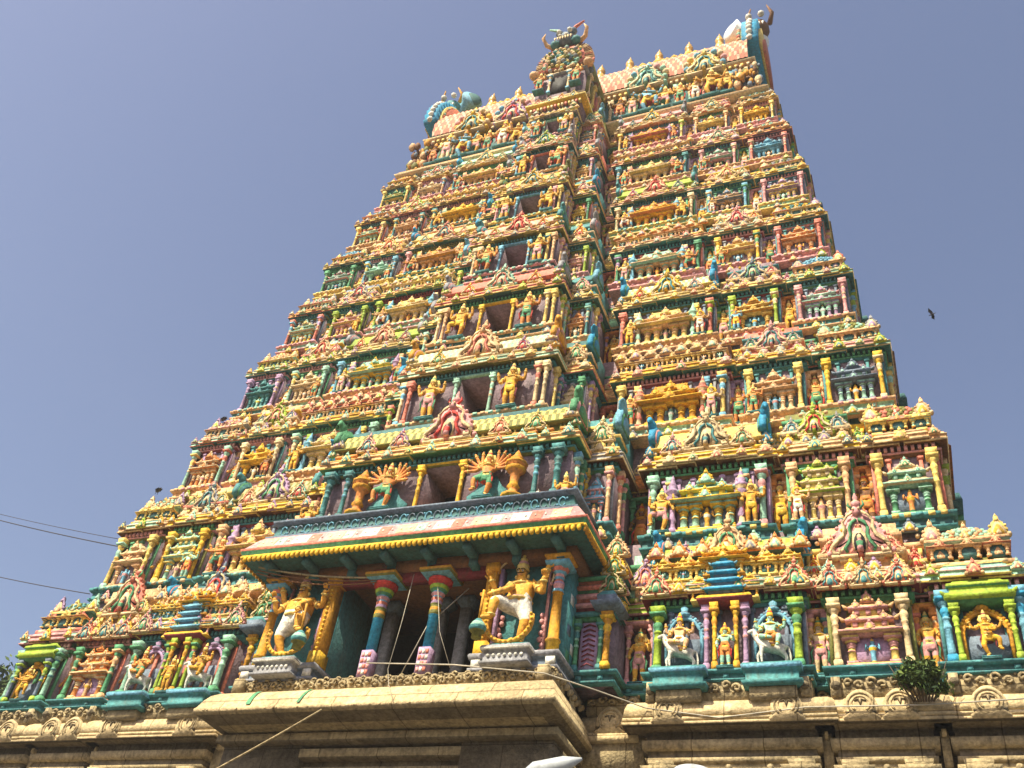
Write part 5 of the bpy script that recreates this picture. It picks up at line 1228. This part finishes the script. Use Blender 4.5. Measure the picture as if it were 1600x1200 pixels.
# big plastered cornice over the gateway
mb = MB()
def er2(prof):
    rings(mb, [np.array([[-x, y, z], [x, y, z], [x, 2.4, z], [-x, 2.4, z]]) for x, y, z, c in prof], [c for *_, c in prof], prof[0][3], prof[-1][3])
er2([(4.3, -1.15, -1.32, STN), (4.6, -1.55, -1.30, STD), (5.0, -2.05, -1.22, STN), (5.07, -2.14, -1.16, STL), (5.08, -2.15, -1.08, STL), (5.04, -2.10, -1.02, STL), (4.98, -2.0, -.80, STL), (4.90, -1.86, -.60, STL), (4.80, -1.66, -.45, STL), (4.74, -1.50, -.38, STL), (4.72, -1.30, -.34, STN)])
for i in range(26):   # chipped rim
    xx = -5 + rr.random() * 10; ball(mb, xx, -2.15, -1.13, .02 + rr.random() * .03, STL, 5, 4)
def patch(x0, w_, lean):
    P = [(-2.118, -1.0), (-2.012, -.8), (-1.872, -.6), (-1.69, -.46)]
    v = []
    for i, (y, z) in enumerate(P): v += [[x0 + lean * i, y - .012, z + .006], [x0 + w_ + lean * i, y - .012, z + .006]]
    mb.add(v, [[0, 1, 3, 2], [2, 3, 5, 4], [4, 5, 7, 6]], GREEN)
patch(-3.50, .14, -.02); patch(-1.95, .09, .01)
g = mb.build('gateway_cornice', base_o)
mb = MB(); box(mb, -4.70, 4.70, -1.30, 1, -.345, .03, STN); frieze(mb, -4.7, 4.7, -1.32, -.34, .04); frieze(mb, -4.7, 4.7, -1.28, -.2, .1)
for q in (-1, 1):
    box(mb, q * 4.45 - .15, q * 4.45 + .15, -1.5, -1.2, -.34, .05, STN)
    for i in range(14): ball(mb, q * 4.72, -1.2 + i * .15, -.15 + .08 * (i % 2), .09, STN, 6, 4)
mb.build('carved_frieze', base_o)
mb = MB()
for z_, o, h in ((-1.60, .95, .27), (-1.95, .7, .3), (-2.35, .45, .32), (-2.8, .2, .3)):
    mould(mb, -3.9, 3.9, -.2, 1.2, [(0, o - .1, STD), (.04, o, STN), (h - .05, o, STD), (h, o - .15, STD)], z_)
for i in range(8):
    xx = -3.6 + i * 7.2 / 7; mould(mb, xx - .18, xx + .18, -1.0, .2, [(0, 0, STN), (.1, .1, STN), (.25, .18, STN), (.3, .0, STN)], -3.1); box(mb, xx - .15, xx + .15, -.95, -.5, -12, -3.1, STN)
box(mb, -2.9, 2.9, -.75, -.3, -3.4, -3.1, MAR)
mb.build('gateway_beams', base_o)

# ------------------------------------------------------------------ ground, plants, lamps, cables, birds
mb = MB(); s_ = 1600
GRD = paint('dusty_asphalt', (.11, .10, .085), rough=.9, dirt=.3)
mb.add([[-s_, -s_, GROUND], [s_, -s_, GROUND], [s_, s_, GROUND], [-s_, s_, GROUND]], [[0, 1, 2, 3]], GRD)
g = mb.build('ground', origin=(0, 0, GROUND)); g['kind'] = 'structure'
LEAF = [paint('leaf_light', (.11, .16, .025), dirt=0, bump=0, vary=.3), paint('leaf_mid', (.055, .10, .02), dirt=0, bump=0, vary=.3), paint('leaf_dark', (.025, .055, .015), dirt=0, bump=0, vary=.3)]
BARK = paint('bark', (.10, .07, .045))
WIRE = paint('cable_rubber', (.035, .03, .028), dirt=0, bump=0)
ROPE = paint('pale_rope', (.40, .36, .28), dirt=.2, bump=0)
METAL = paint('galvanised_metal', (.42, .45, .46), rough=.35, bump=0)
def leaves(mb, c, rad, n, size, rng, clumps=14, sq=(1, 1, 1)):
    cc = [Vector((rng.gauss(0, .5), rng.gauss(0, .5), rng.gauss(0, .42))) for _ in range(clumps)]
    V = []; q = []; m = []
    for i in range(n):
        k_ = rng.randrange(clumps); p = cc[k_] + Vector((rng.gauss(0, .2), rng.gauss(0, .2), rng.gauss(0, .16)))
        p = Vector((p.x * rad * sq[0], p.y * rad * sq[1], p.z * rad * sq[2])) + Vector(c)
        a = Vector((rng.gauss(0, 1), rng.gauss(0, 1), rng.gauss(0, 1))).normalized(); b = a.cross(Vector((rng.gauss(0, 1), rng.gauss(0, 1), rng.gauss(0, 1)))).normalized()
        L = size * (.6 + rng.random() * .8); b0 = len(V)
        V += [p - a * L, p + b * L * .35, p + a * L, p - b * L * .35]; q.append([b0, b0 + 1, b0 + 2, b0 + 3]); m.append(LEAF[rng.choice([0, 1, 1, 2]) if k_ % 3 else rng.choice([0, 0, 1])])
    mb.add(np.array(V), q, m)
rng = random.Random(4)
bush = empty('wild_bush', (12.95, -.15, -.5)); tag(bush, 'wild green bush sprouting from the stone ledge below the right wing', 'bush')
mb = MB(); leaves(mb, (12.90, -.25, -.03), .40, 3600, .07, rng, 22, (1.1, .7, .9)); mb.build('foliage', bush)
mb = MB()
for i in range(9): tube(mb, [(12.95 + .05 * i - .2, 0.05, -.5), (12.95 + (i - 4) * .10, -.15, -.2), (12.95 + (i - 4) * .16, -.25 + rng.random() * .2, .25 + .2 * rng.random())], [.025, .018, .006], BARK, 5)
mb.build('stem', bush)
def tree(x, y, h, rad, label, seed):
    r_ = random.Random(seed); t = empty('broadleaf_tree', (x, y, GROUND)); tag(t, label, 'tree', 'trees beyond the tower')
    mb = MB(); tube(mb, [(x, y, GROUND), (x + .3, y, GROUND + h * .35), (x, y, GROUND + h * .7)], [.6, .45, .25], BARK, 8)
    for i in range(9):
        a = i * .7; tube(mb, [(x + .2, y, GROUND + h * (.35 + .04 * i)), (x + rad * .4 * math.cos(a), y + rad * .4 * math.sin(a), GROUND + h * (.55 + .012 * i)), (x + rad * .8 * math.cos(a), y + rad * .8 * math.sin(a), GROUND + h * (.64 + .014 * i))], [.22, .14, .04], BARK, 6)
    mb.build('trunk', t)
    mb = MB(); leaves(mb, (x, y, GROUND + h * .76), rad, 20000, .24, r_, 34, (1, 1, .8)); mb.build('crown', t)
tree(-43.4, 22.0, 30.0, 5.8, 'dark leafy tree beyond the left corner of the tower, cut by the picture edge', 7)
def cable(name, pts, rad, mat, label, cat, sag=0, group=None):
    a, b = Vector(pts[0]), Vector(pts[-1]); P = []
    if len(pts) == 2:
        for i in range(25):
            t = i / 24; p = a.lerp(b, t); p.z -= 4 * sag * t * (1 - t); P.append(p)
    else: P = pts
    mb = MB(); tube(mb, P, rad, mat, 5); o = mb.build(name); tag(o, label, cat, group); return o
CAM = Vector((12.952, -22.502, -10.716))
def at(px, py, Y):
    f = 1542.2; M = SC.camera.matrix_world; d = M.to_3x3() @ Vector(((px - 800) / f, (600 - py) / f, -1)); return CAM + d * ((Y - CAM.y) / d.y)
bpy.context.view_layer.update()
cable('overhead_cable', [at(-160, 764, 9), at(196, 856, 1.2)], .022, WIRE, 'upper dark cable crossing the sky to the left edge of the tower', 'cable', .25)
cable('overhead_cable', [at(-160, 756, 9), at(190, 843, 1.2)], .013, WIRE, 'thin cable strung just above the upper dark cable in the left sky', 'cable', .25)
cable('overhead_cable', [at(-160, 858, 9), at(140, 928, 1.0)], .018, WIRE, 'lower dark cable crossing the sky toward the lowest storey', 'cable', .2)
cable('pale_rope', [(-.7, -1.25, .45), (2.0, -1.5, .15), (4.6, -1.75, -.32), (5.6, -.9, -.38), (6.6, .1, -.42), (8.4, .1, -.72), (10.4, .1, -.52), (13, .1, -.55), (15.6, .1, -.45)], .018, ROPE, 'pale rope running along the ledge from the porch to the right', 'rope')
cable('pale_rope', [(-7.2, -1.9, -4.2), (-1.0, -2.3, -1.3)], .028, STN, 'thick slanting rope hanging under the gateway cornice at lower left', 'rope', .1)
for i in range(3): cable('cable_bundle', [(-4.9, -1.7, 3.50 - .1 * i), (-.9, -1.3, 3.05 - .07 * i)], .02 + .012 * (i == 0), BRN if i else STN, f'{["thick", "thin", "lowest thin"][i]} cable slung beneath the porch eave toward the left column', 'cable', .12 + .05 * i)
cable('hanging_wire', [(.15, -1.25, 3.1), (.12, -1.3, 1.6), (.05, -1.35, .2), (.5, -1.9, -.5), (.9, -2.16, -1.1)], .009, ROPE, 'limp wire hanging between the two porch columns over the cornice', 'wire')
cable('hanging_wire', [(1.6, -.6, 2.9), (.75, -1.0, 1.6), (.3, -1.1, .1)], .016, ROPE, 'slack slanting wire beside the right porch column', 'wire')
cable('hanging_wire', [(1.0, -1.3, 2.6), (1.35, -1.35, 1.2), (1.9, -1.45, .1)], .009, ROPE, 'thin wire drooping from the right column to the porch floor', 'wire')
# street lamps whose heads just enter the picture at the bottom
def lamp_head(x, y, z, label, kind):
    o = empty('street_lamp', (x, y, GROUND)); tag(o, label, 'street lamp', 'street lamps in front of the gateway')
    mb = MB(); tube(mb, [(x, y, GROUND), (x, y, z - .6)], .06, METAL, 8); tube(mb, [(x, y, z - .6), (x, y + .05, z - .2), (x - .2, y + .05, z - .06)], .03, METAL, 6); mb.build('pole', o)
    mb = MB()
    if kind: tube(mb, [(x - .50, y, z - .12), (x - .35, y, z - .05), (x + .0, y, z + .02), (x + .20, y, z + .08)], [.05, .10, .09, .015], METAL, 10)
    else: lathe(mb, x, y, [(-.16, .24, METAL), (-.1, .25, METAL), (-.04, .2, METAL), (0, .1, METAL), (.02, .02, METAL)], 20, z)
    mb.build('lamp_head', o, smooth=True)
def at(px, py, Y):
    f = 1542.2; M = SC.camera.matrix_world; d = M.to_3x3() @ Vector(((px - 800) / f, (600 - py) / f, -1)); return CAM + d * ((Y - CAM.y) / d.y)
p = at(882, 1197, -12); lamp_head(p.x, p.y, p.z, 'pale pointed street lamp head at the bottom edge, below the gateway cornice', True)
p = at(1082, 1199, -12); lamp_head(p.x, p.y, p.z, 'round metal street lamp cap at the bottom edge, right of the gateway', False)
# birds
FEA = paint('dark_feathers', (.04, .04, .05), dirt=0, bump=0)
def bird(p, rot, wings, label, s_=1):
    V = {'b': (0, 0, 0, .07), 'c': (0, .10, .02, .06), 'n': (0, .17, .07, .035), 'h': (0, .21, .10, .04), 'k': (0, .27, .09, .012), 't': (0, -.13, -.02, .03), 't2': (0, -.26, -.03, .02)}
    E = [('b', 'c', 0), ('c', 'n', 0), ('n', 'h', 0), ('h', 'k', 0), ('b', 't', 0), ('t', 't2', 0)]
    m = skin(V, E, None); mb = MB(); mb.merge(m, None, [FEA])
    for q in (-1, 1):
        if wings: pts = [(q * .05, .10), (q * .28, .17), (q * .52, .02), (q * .36, -.02), (q * .24, -.07), (q * .05, -.08)]; z = [0, .12, .20, .12, .06, 0]
        else: pts = [(q * .05, .12), (q * .085, .02), (q * .06, -.24), (q * .02, -.1)]; z = [.04, 0, -.04, .04]
        top = [[a, b, c + .012] for (a, b), c in zip(pts, z)]; bot = [[a, b, c - .004] for (a, b), c in zip(pts, z)]; n = len(pts)
        i = np.arange(n); j = (i + 1) % n; cen = [list(np.mean(top, 0)), list(np.mean(bot, 0))]
        mb.add(top + bot + cen, np.stack([i, j, j + n, i + n], 1), FEA, [[2 * n, a, b] for a, b in zip(i, j)] + [[2 * n + 1, b + n, a + n] for a, b in zip(i, j)], FEA)
    if not wings:
        for q in (-1, 1): tube(mb, [(q * .03, .02, -.04), (q * .03, .03, -.13)], .008, FEA, 4)
    o = mb.build('bird', smooth=False, origin=(0, 0, 0)); o.location = p; o.rotation_euler = rot; o.scale = (s_,) * 3; tag(o, label, 'bird', 'birds around the tower')
bird(at(1457, 491, 3), (R(-20), R(25), R(70)), True, 'dark bird gliding in the open sky right of the tower', .45)
bird(at(247, 766, 1.5), (0, 0, R(60)), False, 'dark bird perched on the left silhouette above the second painted storey', 1.3)
bird(at(349, 655, 2.2), (0, 0, R(60)), False, 'dark bird perched on the left silhouette above the third painted storey', 1.2)

# ------------------------------------------------------------------ thin dusty air round the whole place
hz_ = MB(); box(hz_, -60, 60, -40, 60, GROUND - 1, 50, 0)
ho = hz_.build('haze'); ho['kind'] = 'stuff'
hm = bpy.data.materials.new('dusty_air'); hm.use_nodes = True; hn = hm.node_tree
for n_ in list(hn.nodes):
    if n_.type != 'OUTPUT_MATERIAL': hn.nodes.remove(n_)
pv = hn.nodes.new('ShaderNodeVolumePrincipled'); pv.inputs['Color'].default_value = (.93, .92, .88, 1); pv.inputs['Density'].default_value = .0006; pv.inputs['Anisotropy'].default_value = .2
hn.links.new(pv.outputs[0], [n_ for n_ in hn.nodes if n_.type == 'OUTPUT_MATERIAL'][0].inputs['Volume'])
ho.data.materials.clear(); ho.data.materials.append(hm)
